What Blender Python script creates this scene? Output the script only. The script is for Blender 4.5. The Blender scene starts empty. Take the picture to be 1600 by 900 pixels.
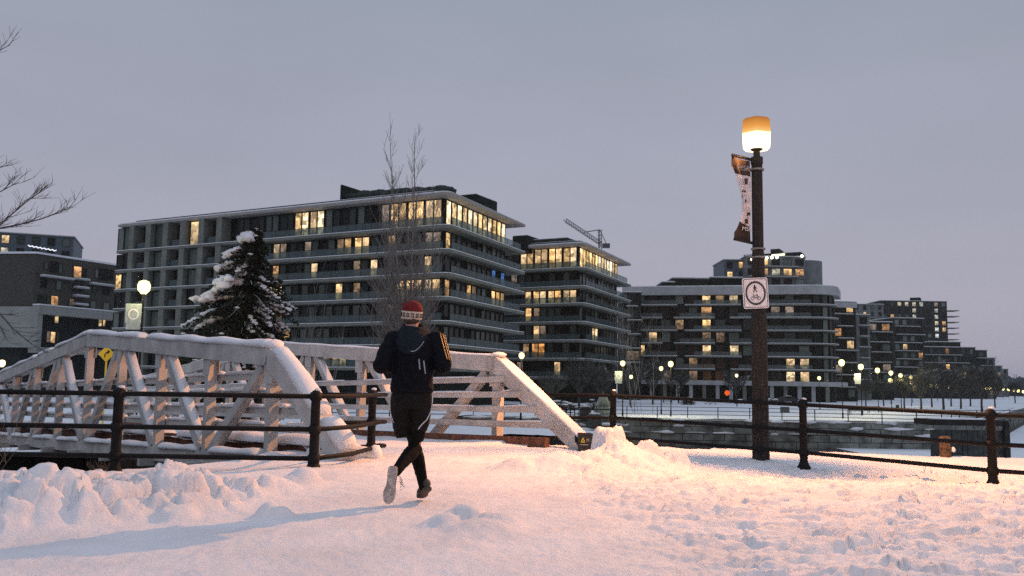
import bpy, bmesh, math, random
import numpy as np
from mathutils import Vector, Matrix
random.seed(7); R = random.Random(11)
sc = bpy.context.scene; C = sc.collection

# ---------------------------------------------------------------- camera
EYE = 1.05; F = 1400.0
PITCH = math.atan(150/1400); ROLL = math.radians(0.86)
cam = bpy.data.cameras.new('camera'); co = bpy.data.objects.new('camera', cam); C.objects.link(co); sc.camera = co
cam.lens = 36*F/1600; cam.sensor_width = 36; cam.clip_end = 6000; cam.clip_start = 0.05
M = Matrix.Rotation(math.pi/2 + PITCH, 4, 'X') @ Matrix.Rotation(ROLL, 4, 'Z')
co.matrix_world = Matrix.Translation((0, 0, EYE)) @ M
R3 = M.to_3x3()
def ray(px, py):
    return (R3 @ Vector(((px-800)/F, (450-py)/F, -1.0)))
def P(px, py, Y):                       # point of the photo at distance Y in front of the camera
    d = ray(px, py); return Vector((0, 0, EYE)) + d*(Y/d.y)
def G(px, py, z=0.0):                   # point of the photo on the level z
    d = ray(px, py); return Vector((0, 0, EYE)) + d*((z-EYE)/d.z)
R3i = R3.transposed()
def proj(p):
    v = R3i @ (Vector(p) - Vector((0, 0, EYE))); return (800+F*v.x/-v.z, 450-F*v.y/-v.z)

# ---------------------------------------------------------------- world, sun, exposure
w = bpy.data.worlds.new('World'); sc.world = w; w.use_nodes = True
nt = w.node_tree; nt.nodes.clear()
def N(t, **k):
    n = nt.nodes.new(t)
    for a, b in k.items(): setattr(n, a, b)
    return n
L = nt.links.new
out = N('ShaderNodeOutputWorld'); bg = N('ShaderNodeBackground'); L(bg.outputs[0], out.inputs[0])
sky = N('ShaderNodeTexSky', sky_type='NISHITA'); sky.sun_disc = False
sky.sun_elevation = math.radians(3); sky.sun_rotation = math.radians(200); sky.air_density = 1.5; sky.dust_density = 1.0
tc = N('ShaderNodeTexCoord'); sep = N('ShaderNodeSeparateXYZ'); L(tc.outputs['Generated'], sep.inputs[0])
rmp = N('ShaderNodeValToRGB'); L(sep.outputs[2], rmp.inputs[0])
e = rmp.color_ramp.elements
SKYC = [(0.0, (.385,.38,.475)), (.13, (.37,.375,.475)), (.30, (.335,.355,.445)), (.42, (.30,.335,.41)), (.7, (.40,.47,.60)), (1.0, (.48,.56,.72))]
e[0].position = SKYC[0][0]; e[0].color = (*SKYC[0][1], 1); e[1].position = 1; e[1].color = (*SKYC[-1][1], 1)
for p_, c_ in SKYC[1:-1]:
    q = e.new(p_); q.color = (*c_, 1)
mp = N('ShaderNodeMapping'); mp.inputs['Scale'].default_value = (1.6, 1.6, 5.0); L(tc.outputs['Generated'], mp.inputs[0])
noi = N('ShaderNodeTexNoise'); noi.inputs['Scale'].default_value = 1.4; noi.inputs['Detail'].default_value = 5; L(mp.outputs[0], noi.inputs[0])
mr = N('ShaderNodeMapRange'); mr.inputs[1].default_value = .3; mr.inputs[2].default_value = .7; mr.inputs[3].default_value = .94; mr.inputs[4].default_value = 1.06; L(noi.outputs[0], mr.inputs[0])
mul = N('ShaderNodeMixRGB', blend_type='MULTIPLY'); mul.inputs[0].default_value = 1; L(rmp.outputs[0], mul.inputs[1]); L(mr.outputs[0], mul.inputs[2])
addn = N('ShaderNodeMixRGB', blend_type='ADD'); addn.inputs[0].default_value = .012; L(mul.outputs[0], addn.inputs[1]); L(sky.outputs[0], addn.inputs[2])
L(addn.outputs[0], bg.inputs[0]); bg.inputs[1].default_value = 1.0
sun = bpy.data.lights.new('sun', 'SUN'); so = bpy.data.objects.new('sun', sun); C.objects.link(so)
sun.energy = .12; sun.angle = math.radians(60); sun.color = (.85, .9, 1)
so.rotation_euler = (math.radians(35), 0, math.radians(20))
sc.view_settings.view_transform = 'Standard'; sc.view_settings.look = 'None'; sc.view_settings.exposure = 0.0; sc.view_settings.gamma = 1
sc.render.engine = 'CYCLES'
sc.cycles.use_denoising = False
sc.cycles.max_bounces = 5; sc.cycles.diffuse_bounces = 3; sc.cycles.transparent_max_bounces = 10
sc.cycles.sample_clamp_indirect = 3; sc.cycles.use_light_tree = True; sc.cycles.caustics_reflective = False; sc.cycles.caustics_refractive = False

# ---------------------------------------------------------------- materials
def newmat(name):
    m = bpy.data.materials.new(name); m.use_nodes = True; return m, m.node_tree, m.node_tree.nodes['Principled BSDF']
def mat(name, col, rough=.7, var=.25, scale=8, bump=.0, bscale=40, metal=0, spec=None, col2=None, detail=5, stretch=None, coord='Object', snowtop=0):
    m, t, b = newmat(name); b.inputs['Roughness'].default_value = rough; b.inputs['Metallic'].default_value = metal
    if spec is not None: b.inputs['Specular IOR Level'].default_value = spec
    c = t.nodes.new('ShaderNodeTexCoord'); src = c.outputs[coord]
    if stretch:
        mm = t.nodes.new('ShaderNodeMapping'); mm.inputs['Scale'].default_value = stretch; t.links.new(src, mm.inputs[0]); src = mm.outputs[0]
    n = t.nodes.new('ShaderNodeTexNoise'); n.inputs['Scale'].default_value = scale; n.inputs['Detail'].default_value = detail; t.links.new(src, n.inputs[0])
    r = t.nodes.new('ShaderNodeValToRGB'); t.links.new(n.outputs[0], r.inputs[0])
    a = [max(0, x*(1-var)) for x in col]; z = col2 if col2 else [x*(1+var) for x in col]
    r.color_ramp.elements[0].position = .35; r.color_ramp.elements[1].position = .68
    r.color_ramp.elements[0].color = (*a, 1); r.color_ramp.elements[1].color = (*z, 1)
    last = r.outputs[0]
    if snowtop:                          # snow dusted on what faces up
        g = t.nodes.new('ShaderNodeNewGeometry'); s = t.nodes.new('ShaderNodeSeparateXYZ'); t.links.new(g.outputs['Normal'], s.inputs[0])
        n2 = t.nodes.new('ShaderNodeTexNoise'); n2.inputs['Scale'].default_value = 20; t.links.new(c.outputs['Object'], n2.inputs[0])
        ad = t.nodes.new('ShaderNodeMath'); ad.operation = 'MULTIPLY_ADD'; t.links.new(n2.outputs[0], ad.inputs[0]); ad.inputs[1].default_value = .5; t.links.new(s.outputs[2], ad.inputs[2])
        mr = t.nodes.new('ShaderNodeMapRange'); t.links.new(ad.outputs[0], mr.inputs[0]); mr.inputs[1].default_value = snowtop; mr.inputs[2].default_value = snowtop+.15
        mx = t.nodes.new('ShaderNodeMixRGB'); t.links.new(mr.outputs[0], mx.inputs[0]); t.links.new(last, mx.inputs[1]); mx.inputs[2].default_value = (.8, .82, .86, 1); last = mx.outputs[0]
    t.links.new(last, b.inputs['Base Color'])
    if bump:
        nb = t.nodes.new('ShaderNodeTexNoise'); nb.inputs['Scale'].default_value = bscale; nb.inputs['Detail'].default_value = 4; t.links.new(src, nb.inputs[0])
        bp = t.nodes.new('ShaderNodeBump'); bp.inputs['Strength'].default_value = bump; bp.inputs['Distance'].default_value = .02
        t.links.new(nb.outputs[0], bp.inputs['Height']); t.links.new(bp.outputs[0], b.inputs['Normal'])
    return m
def emit(name, col, strength, var=0, scale=3):
    m = bpy.data.materials.new(name); m.use_nodes = True; t = m.node_tree; t.nodes.clear()
    o = t.nodes.new('ShaderNodeOutputMaterial'); e = t.nodes.new('ShaderNodeEmission'); t.links.new(e.outputs[0], o.inputs[0])
    e.inputs[0].default_value = (*col, 1); e.inputs[1].default_value = strength; m.cycles.emission_sampling = 'NONE'
    return m
def lit_mat(name, col, strength, seed, fold=8):
    # a lit room: warm wall with a brighter ceiling wash, furniture shapes and hanging curtain folds
    m = bpy.data.materials.new(name); m.use_nodes = True; t = m.node_tree; t.nodes.clear(); nn = t.nodes.new; lk = t.links.new
    o = nn('ShaderNodeOutputMaterial'); e = nn('ShaderNodeEmission'); 
    gl = nn('ShaderNodeBsdfGlossy'); gl.inputs['Roughness'].default_value = .08; gl.inputs[0].default_value = (.5,.5,.5,1)
    ad = nn('ShaderNodeMixShader'); ad.inputs[0].default_value = .06; lk(e.outputs[0], ad.inputs[1]); lk(gl.outputs[0], ad.inputs[2]); lk(ad.outputs[0], o.inputs[0])
    c = nn('ShaderNodeTexCoord'); oi = nn('ShaderNodeObjectInfo')
    mm = nn('ShaderNodeMapping'); lk(c.outputs['Object'], mm.inputs[0])
    cx = nn('ShaderNodeCombineXYZ'); ml = nn('ShaderNodeMath'); ml.operation = 'MULTIPLY'; ml.inputs[1].default_value = 57.0; lk(oi.outputs['Random'], ml.inputs[0])
    lk(ml.outputs[0], cx.inputs[0]); lk(ml.outputs[0], cx.inputs[1]); lk(cx.outputs[0], mm.inputs['Location'])
    vo = nn('ShaderNodeTexVoronoi'); vo.distance = 'CHEBYCHEV'; vo.inputs['Scale'].default_value = 1.1+.2*seed; lk(mm.outputs[0], vo.inputs['Vector'])
    nz = nn('ShaderNodeTexNoise'); nz.inputs['Scale'].default_value = 2.2; nz.inputs['Detail'].default_value = 3; lk(mm.outputs[0], nz.inputs[0])
    wv = nn('ShaderNodeTexWave'); wv.inputs['Scale'].default_value = fold*.25; wv.inputs['Distortion'].default_value = 1.5; lk(mm.outputs[0], wv.inputs[0])
    s = nn('ShaderNodeSeparateXYZ'); lk(c.outputs['Object'], s.inputs[0])
    r1 = nn('ShaderNodeMapRange'); lk(s.outputs[2], r1.inputs[0]); r1.inputs[1].default_value = .2; r1.inputs[2].default_value = 2.4; r1.inputs[3].default_value = .45; r1.inputs[4].default_value = 1.25
    r2 = nn('ShaderNodeMapRange'); sv = nn('ShaderNodeSeparateColor'); lk(vo.outputs['Color'], sv.inputs[0]); lk(sv.outputs[0], r2.inputs[0]); r2.inputs[3].default_value = .25; r2.inputs[4].default_value = 1.2
    r3 = nn('ShaderNodeMapRange'); lk(nz.outputs[0], r3.inputs[0]); r3.inputs[1].default_value = .3; r3.inputs[2].default_value = .7; r3.inputs[3].default_value = .7; r3.inputs[4].default_value = 1.2
    r4 = nn('ShaderNodeMapRange'); lk(wv.outputs[0], r4.inputs[0]); r4.inputs[3].default_value = .6; r4.inputs[4].default_value = 1.2
    r5 = nn('ShaderNodeMapRange'); lk(oi.outputs['Random'], r5.inputs[0]); r5.inputs[3].default_value = .5; r5.inputs[4].default_value = 1.3
    prev = r1.outputs[0]
    for r in (r2, r3, r4, r5):
        q = nn('ShaderNodeMath'); q.operation = 'MULTIPLY'; lk(prev, q.inputs[0]); lk(r.outputs[0], q.inputs[1]); prev = q.outputs[0]
    q = nn('ShaderNodeMath'); q.operation = 'MULTIPLY'; lk(prev, q.inputs[0]); q.inputs[1].default_value = strength*1.22; lk(q.outputs[0], e.inputs[1]); m.cycles.emission_sampling = 'NONE'
    cm = nn('ShaderNodeMixRGB'); hs = nn('ShaderNodeMath'); hs.operation = 'FRACT'; h2 = nn('ShaderNodeMath'); h2.operation = 'MULTIPLY'; h2.inputs[1].default_value = 7.3; lk(oi.outputs['Random'], h2.inputs[0]); lk(h2.outputs[0], hs.inputs[0]); lk(hs.outputs[0], cm.inputs[0])
    cm.inputs[1].default_value = (col[0], col[1]*.86, col[2]*.7, 1); cm.inputs[2].default_value = (col[0], min(1, col[1]*1.12), min(1, col[2]*1.6), 1); lk(cm.outputs[0], e.inputs[0])
    return m
def pane_mat(name, tones, rough=.12):
    m, t, b = newmat(name); oi = t.nodes.new('ShaderNodeObjectInfo'); r = t.nodes.new('ShaderNodeValToRGB'); r.color_ramp.interpolation = 'CONSTANT'
    t.links.new(oi.outputs['Random'], r.inputs[0]); el = r.color_ramp.elements
    for i, (p_, c_) in enumerate(tones):
        q = el[i] if i < 2 else el.new(p_)
        q.position = p_; q.color = (*c_, 1)
    c = t.nodes.new('ShaderNodeTexCoord'); wv = t.nodes.new('ShaderNodeTexWave'); wv.inputs['Scale'].default_value = 1.6; wv.inputs['Distortion'].default_value = 3; t.links.new(c.outputs['Object'], wv.inputs[0])
    mr = t.nodes.new('ShaderNodeMapRange'); t.links.new(wv.outputs[0], mr.inputs[0]); mr.inputs[3].default_value = .75; mr.inputs[4].default_value = 1.1
    mx = t.nodes.new('ShaderNodeMixRGB'); mx.blend_type = 'MULTIPLY'; mx.inputs[0].default_value = 1; t.links.new(r.outputs[0], mx.inputs[1]); t.links.new(mr.outputs[0], mx.inputs[2])
    t.links.new(mx.outputs[0], b.inputs['Base Color']); b.inputs['Roughness'].default_value = rough; b.inputs['Specular IOR Level'].default_value = .14
    return m
def snow_mat(name, col=(.86,.87,.9), dirt=None, fine=1.0):
    m, t, b = newmat(name); nn = t.nodes.new; lk = t.links.new
    b.inputs['Roughness'].default_value = .75; b.inputs['Specular IOR Level'].default_value = .25
    g = nn('ShaderNodeNewGeometry'); pos = g.outputs['Position']
    n1 = nn('ShaderNodeTexNoise'); n1.inputs['Scale'].default_value = 1.3; n1.inputs['Detail'].default_value = 6; lk(pos, n1.inputs[0])
    r = nn('ShaderNodeValToRGB'); lk(n1.outputs[0], r.inputs[0]); r.color_ramp.elements[0].position = .3; r.color_ramp.elements[1].position = .62
    r.color_ramp.elements[0].color = (*[c*.86 for c in col], 1); r.color_ramp.elements[1].color = (*col, 1); last = r.outputs[0]
    if dirt:
        n2 = nn('ShaderNodeTexNoise'); n2.inputs['Scale'].default_value = 16; n2.inputs['Detail'].default_value = 8; n2.inputs['Roughness'].default_value = .75; lk(pos, n2.inputs[0])
        mr = nn('ShaderNodeMapRange'); lk(n2.outputs[0], mr.inputs[0]); mr.inputs[1].default_value = .57; mr.inputs[2].default_value = .75; mr.inputs[4].default_value = dirt
        mx = nn('ShaderNodeMixRGB'); lk(mr.outputs[0], mx.inputs[0]); lk(last, mx.inputs[1]); mx.inputs[2].default_value = (.32, .25, .20, 1); last = mx.outputs[0]
    lk(last, b.inputs['Base Color'])
    n3 = nn('ShaderNodeTexNoise'); n3.inputs['Scale'].default_value = 28; n3.inputs['Detail'].default_value = 6; n3.inputs['Roughness'].default_value = .7; lk(pos, n3.inputs[0])
    bp = nn('ShaderNodeBump'); bp.inputs['Strength'].default_value = .55*fine; bp.inputs['Distance'].default_value = .03; lk(n3.outputs[0], bp.inputs['Height']); lk(bp.outputs[0], b.inputs['Normal'])
    return m
def glass_mat(name, col, alpha):
    m = bpy.data.materials.new(name); m.use_nodes = True; t = m.node_tree; t.nodes.clear(); nn = t.nodes.new
    o = nn('ShaderNodeOutputMaterial'); a = nn('ShaderNodeBsdfTransparent'); a.inputs[0].default_value = (.75, .85, .85, 1); g = nn('ShaderNodeBsdfPrincipled')
    g.inputs['Base Color'].default_value = (*col, 1); g.inputs['Roughness'].default_value = .15
    x = nn('ShaderNodeMixShader'); x.inputs[0].default_value = alpha; t.links.new(a.outputs[0], x.inputs[1]); t.links.new(g.outputs[0], x.inputs[2]); t.links.new(x.outputs[0], o.inputs[0])
    return m
m_snow = snow_mat('snow'); m_snowp = snow_mat('trodden_snow', (.84,.83,.85), dirt=.34); m_snowfar = snow_mat('park_snow', (.82,.84,.88), fine=.3)
m_paint = mat('white_bridge_paint', (.50,.485,.465), .6, .2, 2.2, bump=.3, bscale=60)
m_rust = mat('rusty_kerb', (.13,.05,.025), .8, .5, 9, bump=.5)
m_iron = mat('black_iron', (.0055,.006,.0065), .65, .4, 20, spec=.2, bump=.25, bscale=60)
m_wood = mat('dark_post_wood', (.015,.0145,.014), .85, .5, 14, bump=.6, bscale=40, stretch=(3,3,.6))
m_stone = mat('canal_stone', (.17,.185,.165), .9, .5, 1.2, bump=.6, bscale=6)
m_stoned = mat('wet_canal_stone', (.02,.022,.021), .9, .5, 2, bump=.6, bscale=8)
m_water = mat('dark_water', (.006,.008,.009), .12, .3, 1, bump=.1, bscale=3)
m_conc = mat('grey_concrete', (.155,.165,.14), .8, .2, .6, bump=.1)
m_concl = mat('pale_concrete', (.36,.37,.37), .8, .12, .5)
m_wallA = mat('charcoal_cladding', (.012,.017,.014), .8, .3, .4, spec=.1)
m_frame = mat('window_frame', (.008,.010,.009), .7, .2, 3)
m_soffit = mat('roof_panel', (.30,.28,.26), .7, .1, .8)
m_brick = mat('brown_brick', (.058,.054,.044), .9, .25, 3, stretch=(1,1,3))
m_brickd = mat('dark_panel', (.018,.024,.023), .8, .2, 2, spec=.2)
m_white = mat('white_stucco', (.29,.30,.28), .8, .1, .5)
m_grey = mat('grey_tower_cladding', (.13,.145,.145), .8, .2, .5)
m_blue = mat('blue_grey_cladding', (.055,.085,.105), .6, .15, .8)
m_greytwig = mat('grey_twigs', (.085,.09,.10), .9, .3, 12)
m_bark = mat('bark', (.045,.04,.036), .9, .4, 12, bump=.5, snowtop=.98)
m_birch = mat('pale_bark', (.20,.19,.175), .8, .35, 8, snowtop=1.0)
m_twig = mat('far_twigs', (.055,.058,.05), .9, .3, 3, snowtop=.95)
m_needle = mat('needles', (.012,.026,.014), .8, .5, 5)
m_hedge = mat('hedge', (.015,.025,.022), .9, .5, 3)
TD = [(0,(.005,.008,.007)),(.30,(.010,.016,.014)),(.50,(.03,.042,.036)),(.64,(.07,.09,.075)),(.80,(.13,.155,.13)),(.92,(.02,.038,.036))]
m_pane = pane_mat('unlit_pane', TD)
m_paneg = pane_mat('curtained_pane', [(0,(.10,.13,.11)),(.4,(.16,.195,.17)),(.8,(.06,.08,.07))])
m_paneb = pane_mat('dark_pane', [(0,(.004,.007,.006)),(.55,(.010,.015,.013)),(.85,(.035,.045,.036))])
LIT = [lit_mat('warm_room', (1,.66,.28), 1.15, 1), lit_mat('bright_room', (1,.74,.36), 1.5, 2), lit_mat('amber_room', (1,.50,.16), .75, 3, 14), lit_mat('dim_room', (.95,.68,.40), .32, 4)]
m_litblue = lit_mat('blue_room', (.12,.32,.9), .6, 1); m_litw = lit_mat('white_room', (.95,.95,.75), .9, 2)
m_rail = glass_mat('balcony_glass', (.10,.14,.145), .42)
m_lampglow = emit('lamp_glow', (1,.86,.34), 2.9)
m_lampw = emit('warm_lamp_glow', (1,.78,.42), 2.6)
m_skin = mat('skin', (.45,.26,.19), .55, .08, 5); m_jacket = mat('black_jacket', (.004,.005,.008), .8, .4, 25, spec=.12, bump=.35, bscale=30)
m_hood = mat('navy_hood', (.011,.017,.025), .9, .5, 90, spec=.15, bump=.6, bscale=150)
m_shorts = mat('black_shorts', (.010,.0095,.009), .85, .3, 30, spec=.15, bump=.3, bscale=40); m_tights = mat('black_tights', (.005,.0045,.004), .8, .3, 20, spec=.12, bump=.15)
m_refl = mat('reflective_trim', (.6,.62,.62), .4, .1, 10); m_orange = mat('orange_trim', (.40,.22,.07), .5, .1, 10)
m_red = mat('red_knit', (.17,.008,.010), .95, .4, 80, bump=.8, bscale=160); m_cream = mat('cream_knit', (.6,.5,.42), .95, .2, 80, bump=.6, bscale=160); m_blackk = mat('black_knit', (.01,.01,.01), .95, .2, 60)
m_sole = mat('snowy_sole', (.42,.38,.36), .8, .35, 30, bump=.8, bscale=80); m_shoe = mat('dark_shoe', (.05,.035,.025), .6, .4, 30)
m_signw = mat('white_sign', (.78,.76,.77), .5, .04, 4); m_signk = mat('sign_black', (.012,.012,.012), .5, .1, 4); m_signg = mat('sign_green', (.012,.035,.022), .5, .1, 4)
m_yel = mat('yellow_sign', (.85,.55,.02), .45, .06, 4); m_bann = mat('pale_banner', (.72,.66,.66), .7, .2, 5); m_banb = mat('brown_banner', (.045,.03,.025), .8, .2, 5)
m_bang = mat('grey_banner', (.35,.40,.42), .7, .2, 5)
m_steel = mat('galvanised_steel', (.25,.26,.25), .5, .2, 8, metal=.6); m_box = mat('dark_box', (.03,.033,.03), .6, .4, 14)
m_teal = mat('pier_boards', (.045,.06,.06), .8, .4, 3, bump=.4)
m_car = mat('dark_car_paint', (.02,.022,.025), .3, .2, 3)

# ---------------------------------------------------------------- mesh helpers
class MB:
    def __init__(s): s.v = []; s.f = []; s.mi = []; s.m = 0
    def add(s, vs, fs):
        o = len(s.v); s.v += [tuple(x) for x in vs]; s.f += [tuple(i+o for i in f) for f in fs]; s.mi += [s.m]*len(fs); return s
    def box(s, c, sz, ax=None):
        hx, hy, hz = sz[0]/2, sz[1]/2, sz[2]/2; c = Vector(c)
        X, Y, Z = ax if ax else (Vector((1,0,0)), Vector((0,1,0)), Vector((0,0,1)))
        vs = [c+X*(a*hx)+Y*(b*hy)+Z*(d*hz) for a, b, d in ((-1,-1,-1),(1,-1,-1),(1,1,-1),(-1,1,-1),(-1,-1,1),(1,-1,1),(1,1,1),(-1,1,1))]
        return s.add(vs, [(0,3,2,1),(4,5,6,7),(0,1,5,4),(1,2,6,5),(2,3,7,6),(3,0,4,7)])
    def bar(s, a, b, w_, h, up=(0,0,1)):      # box between two points; w_ across, h along up
        a, b = Vector(a), Vector(b); d = (b-a); l = d.length; d.normalize(); X = d.cross(Vector(up)); X.normalize(); Z = X.cross(d)
        return s.box((a+b)/2, (w_, l, h), (X, d, Z))
    def tube(s, pts, rs, n=8, cap=True):
        pts = [Vector(p) for p in pts]; 
        if not hasattr(rs, '__len__'): rs = [rs]*len(pts)
        o = len(s.v); ref = Vector((.13,.27,.95)); vs = []; fs = []
        for i, p in enumerate(pts):
            d = (pts[min(i+1, len(pts)-1)]-pts[max(i-1, 0)]).normalized(); X = d.cross(ref)
            if X.length < .1: X = d.cross(Vector((1,0,0)))
            X.normalize(); Y = d.cross(X)
            r = rs[i]; rx, ry = (r if hasattr(r, '__len__') else (r, r))
            vs += [p+X*(rx*math.cos(2*math.pi*k/n))+Y*(ry*math.sin(2*math.pi*k/n)) for k in range(n)]
        for i in range(len(pts)-1):
            for k in range(n): fs.append((i*n+k, i*n+(k+1)%n, (i+1)*n+(k+1)%n, (i+1)*n+k))
        if cap: fs.append(tuple(range(n-1,-1,-1))); fs.append(tuple((len(pts)-1)*n+k for k in range(n)))
        return s.add(vs, fs)
    def rings(s, rings, cap=True):            # loft closed rings of equal count
        n = len(rings[0]); vs = [v for r in rings for v in r]; fs = []
        for i in range(len(rings)-1):
            for k in range(n): fs.append((i*n+k, i*n+(k+1)%n, (i+1)*n+(k+1)%n, (i+1)*n+k))
        if cap: fs.append(tuple(range(n-1,-1,-1))); fs.append(tuple((len(rings)-1)*n+k for k in range(n)))
        return s.add(vs, fs)
    def lathe(s, c, prof, n=16):
        c = Vector(c); return s.rings([[c+Vector((r*math.cos(2*math.pi*k/n), r*math.sin(2*math.pi*k/n), z)) for k in range(n)] for r, z in prof])
    def prism(s, poly, z0, z1):
        n = len(poly); return s.rings([[Vector((p[0], p[1], z0)) for p in poly], [Vector((p[0], p[1], z1)) for p in poly]])
    def blob(s, c, r, seed=0, sub=2, amp=.25, flat=None):
        bm = bmesh.new(); bmesh.ops.create_icosphere(bm, subdivisions=sub, radius=1); q = random.Random(seed); k1 = [q.uniform(-3, 3) for _ in range(9)]
        vs = []
        for v in bm.verts:
            p = v.co.copy(); f = 1+amp*(math.sin(k1[0]*p.x*2+k1[1]*p.y*2+k1[2])+math.sin(k1[3]*p.y*3+k1[4]*p.z*3+k1[5])+math.sin(k1[6]*p.z*4+k1[7]*p.x*4))/2
            p = p*f
            if flat is not None and p.z < flat: p.z = flat
            vs.append(Vector(c)+Vector((p.x*r[0], p.y*r[1], p.z*r[2])))
        s.add(vs, [tuple(v.index for v in f.verts) for f in bm.faces]); bm.free(); return s
    def mesh(s, name, mats, origin=(0,0,0), smooth=False):
        o = Vector(origin); me = bpy.data.meshes.new(name); me.from_pydata([tuple(Vector(v)-o) for v in s.v], [], s.f)
        if not isinstance(mats, (list, tuple)): mats = [mats]
        for m in mats: me.materials.append(m)
        if len(mats) > 1: me.polygons.foreach_set('material_index', s.mi)
        if smooth: me.polygons.foreach_set('use_smooth', [True]*len(me.polygons))
        me.update(); return me
    def obj(s, name, mats, parent=None, smooth=False, origin=None):
        wo = Vector((0,0,0)) if origin is None else Vector(origin)
        if parent is not None and origin is None: wo = worldloc(parent)
        ob = bpy.data.objects.new(name, s.mesh(name, mats, wo, smooth)); C.objects.link(ob)
        if parent is not None: ob.parent = parent; ob.location = wo-worldloc(parent)
        else: ob.location = wo
        return ob
def worldloc(o):
    v = Vector((0,0,0))
    while o: v += o.location; o = o.parent
    return v
def tag(o, label=None, cat=None, group=None, kind=None):
    if label: o['label'] = label
    if cat: o['category'] = cat
    if group: o['group'] = group
    if kind: o['kind'] = kind
    return o
def thing(name, loc, label, cat, group=None):
    o = bpy.data.objects.new(name, None); C.objects.link(o); o.location = loc; o.empty_display_size = .2; return tag(o, label, cat, group)
def link(me, name, parent, loc, rz=0):
    o = bpy.data.objects.new(name, me); C.objects.link(o); o.parent = parent; o.location = loc; o.rotation_euler = (0,0,rz); return o
def lerp(a, b, t): return a+(b-a)*t
def vnoise(x, y, seed=0):
    xi = np.floor(x).astype(np.int64); yi = np.floor(y).astype(np.int64); xf = x-xi; yf = y-yi
    def h(a, b):
        n = (a*374761393+b*668265263+seed*974634777) & 0xffffffff; n = ((n ^ (n >> 13))*1274126177) & 0xffffffff; return ((n ^ (n >> 16)) & 0xffff)/65535.0
    u = xf*xf*(3-2*xf); v = yf*yf*(3-2*yf)
    return (h(xi,yi)*(1-u)+h(xi+1,yi)*u)*(1-v)+(h(xi,yi+1)*(1-u)+h(xi+1,yi+1)*u)*v
def fbm(x, y, oct=4, seed=0):
    r = 0; a = .5
    for i in range(oct): r = r+a*(vnoise(x, y, seed+i)-.5)*2; x = x*2.03+7.1; y = y*2.03+3.7; a *= .5
    return r
def worley(x, y, seed=0):
    xi = np.floor(x).astype(np.int64); yi = np.floor(y).astype(np.int64); best = np.full(x.shape, 9.0); second = np.full(x.shape, 9.0)
    def h(a, b, s): 
        n = (a*374761393+b*668265263+s*974634777) & 0xffffffff; n = ((n ^ (n >> 13))*1274126177) & 0xffffffff; return ((n ^ (n >> 16)) & 0xffff)/65535.0
    for i in (-1,0,1):
        for j in (-1,0,1):
            d = (xi+i+h(xi+i,yi+j,seed)-x)**2+(yi+j+h(xi+i,yi+j,seed+5)-y)**2
            second = np.minimum(np.maximum(d, best), second); best = np.minimum(best, d)
    return np.sqrt(best), np.sqrt(second)

def plates(x, y, seed=0, soft=.10):
    # broken crust: every cell keeps a level and a tilt of its own, with a crack where two cells meet
    xi = np.floor(x).astype(np.int64); yi = np.floor(y).astype(np.int64); best = np.full(x.shape, 9.0); second = np.full(x.shape, 9.0); lev = np.zeros(x.shape)
    def h(a, b, s):
        n = (a*374761393+b*668265263+s*974634777) & 0xffffffff; n = ((n ^ (n >> 13))*1274126177) & 0xffffffff; return ((n ^ (n >> 16)) & 0xffff)/65535.0
    for i in (-1,0,1):
        for j in (-1,0,1):
            dx = xi+i+h(xi+i,yi+j,seed)-x; dy = yi+j+h(xi+i,yi+j,seed+5)-y; d = np.sqrt(dx*dx+dy*dy)
            l = h(xi+i,yi+j,seed+11)+(h(xi+i,yi+j,seed+12)-.5)*dx*1.1+(h(xi+i,yi+j,seed+13)-.5)*dy*1.1
            near = d < best; second = np.where(near, best, np.minimum(second, d)); lev = np.where(near, l, lev); best = np.minimum(best, d)
    e_ = np.clip((second-best)/soft, 0, 1); return lev*(e_*e_*(3-2*e_)), e_

# ---------------------------------------------------------------- layout constants
BD = Vector((-.648, .762, 0)); BE = Vector((.762, .648, 0)); B0 = Vector((-3.66, 13.9, 0)); BS = 2.44; BW = 4.5
def T(n, w_, z): p = B0+BD*(BS*n)+BE*w_; p.z = z; return p
EDGE = [T(-.3,-14,0), T(-.3,-6,0), T(-.3,-2,0), T(-.2,0,0), T(-.2,BW,0), Vector((1.9,17.2,0)), Vector((4.3,19.4,0)), Vector((7.9,18.2,0)), Vector((10.2,17.7,0)), Vector((24,16.6,0))]
EDGE = [(p.x, p.y) for p in EDGE]
LAMP = P(1189, 704, 14.6); LAMP.z = 0.0
def edge_y(x): return np.interp(x, [p[0] for p in EDGE], [p[1] for p in EDGE])

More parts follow.
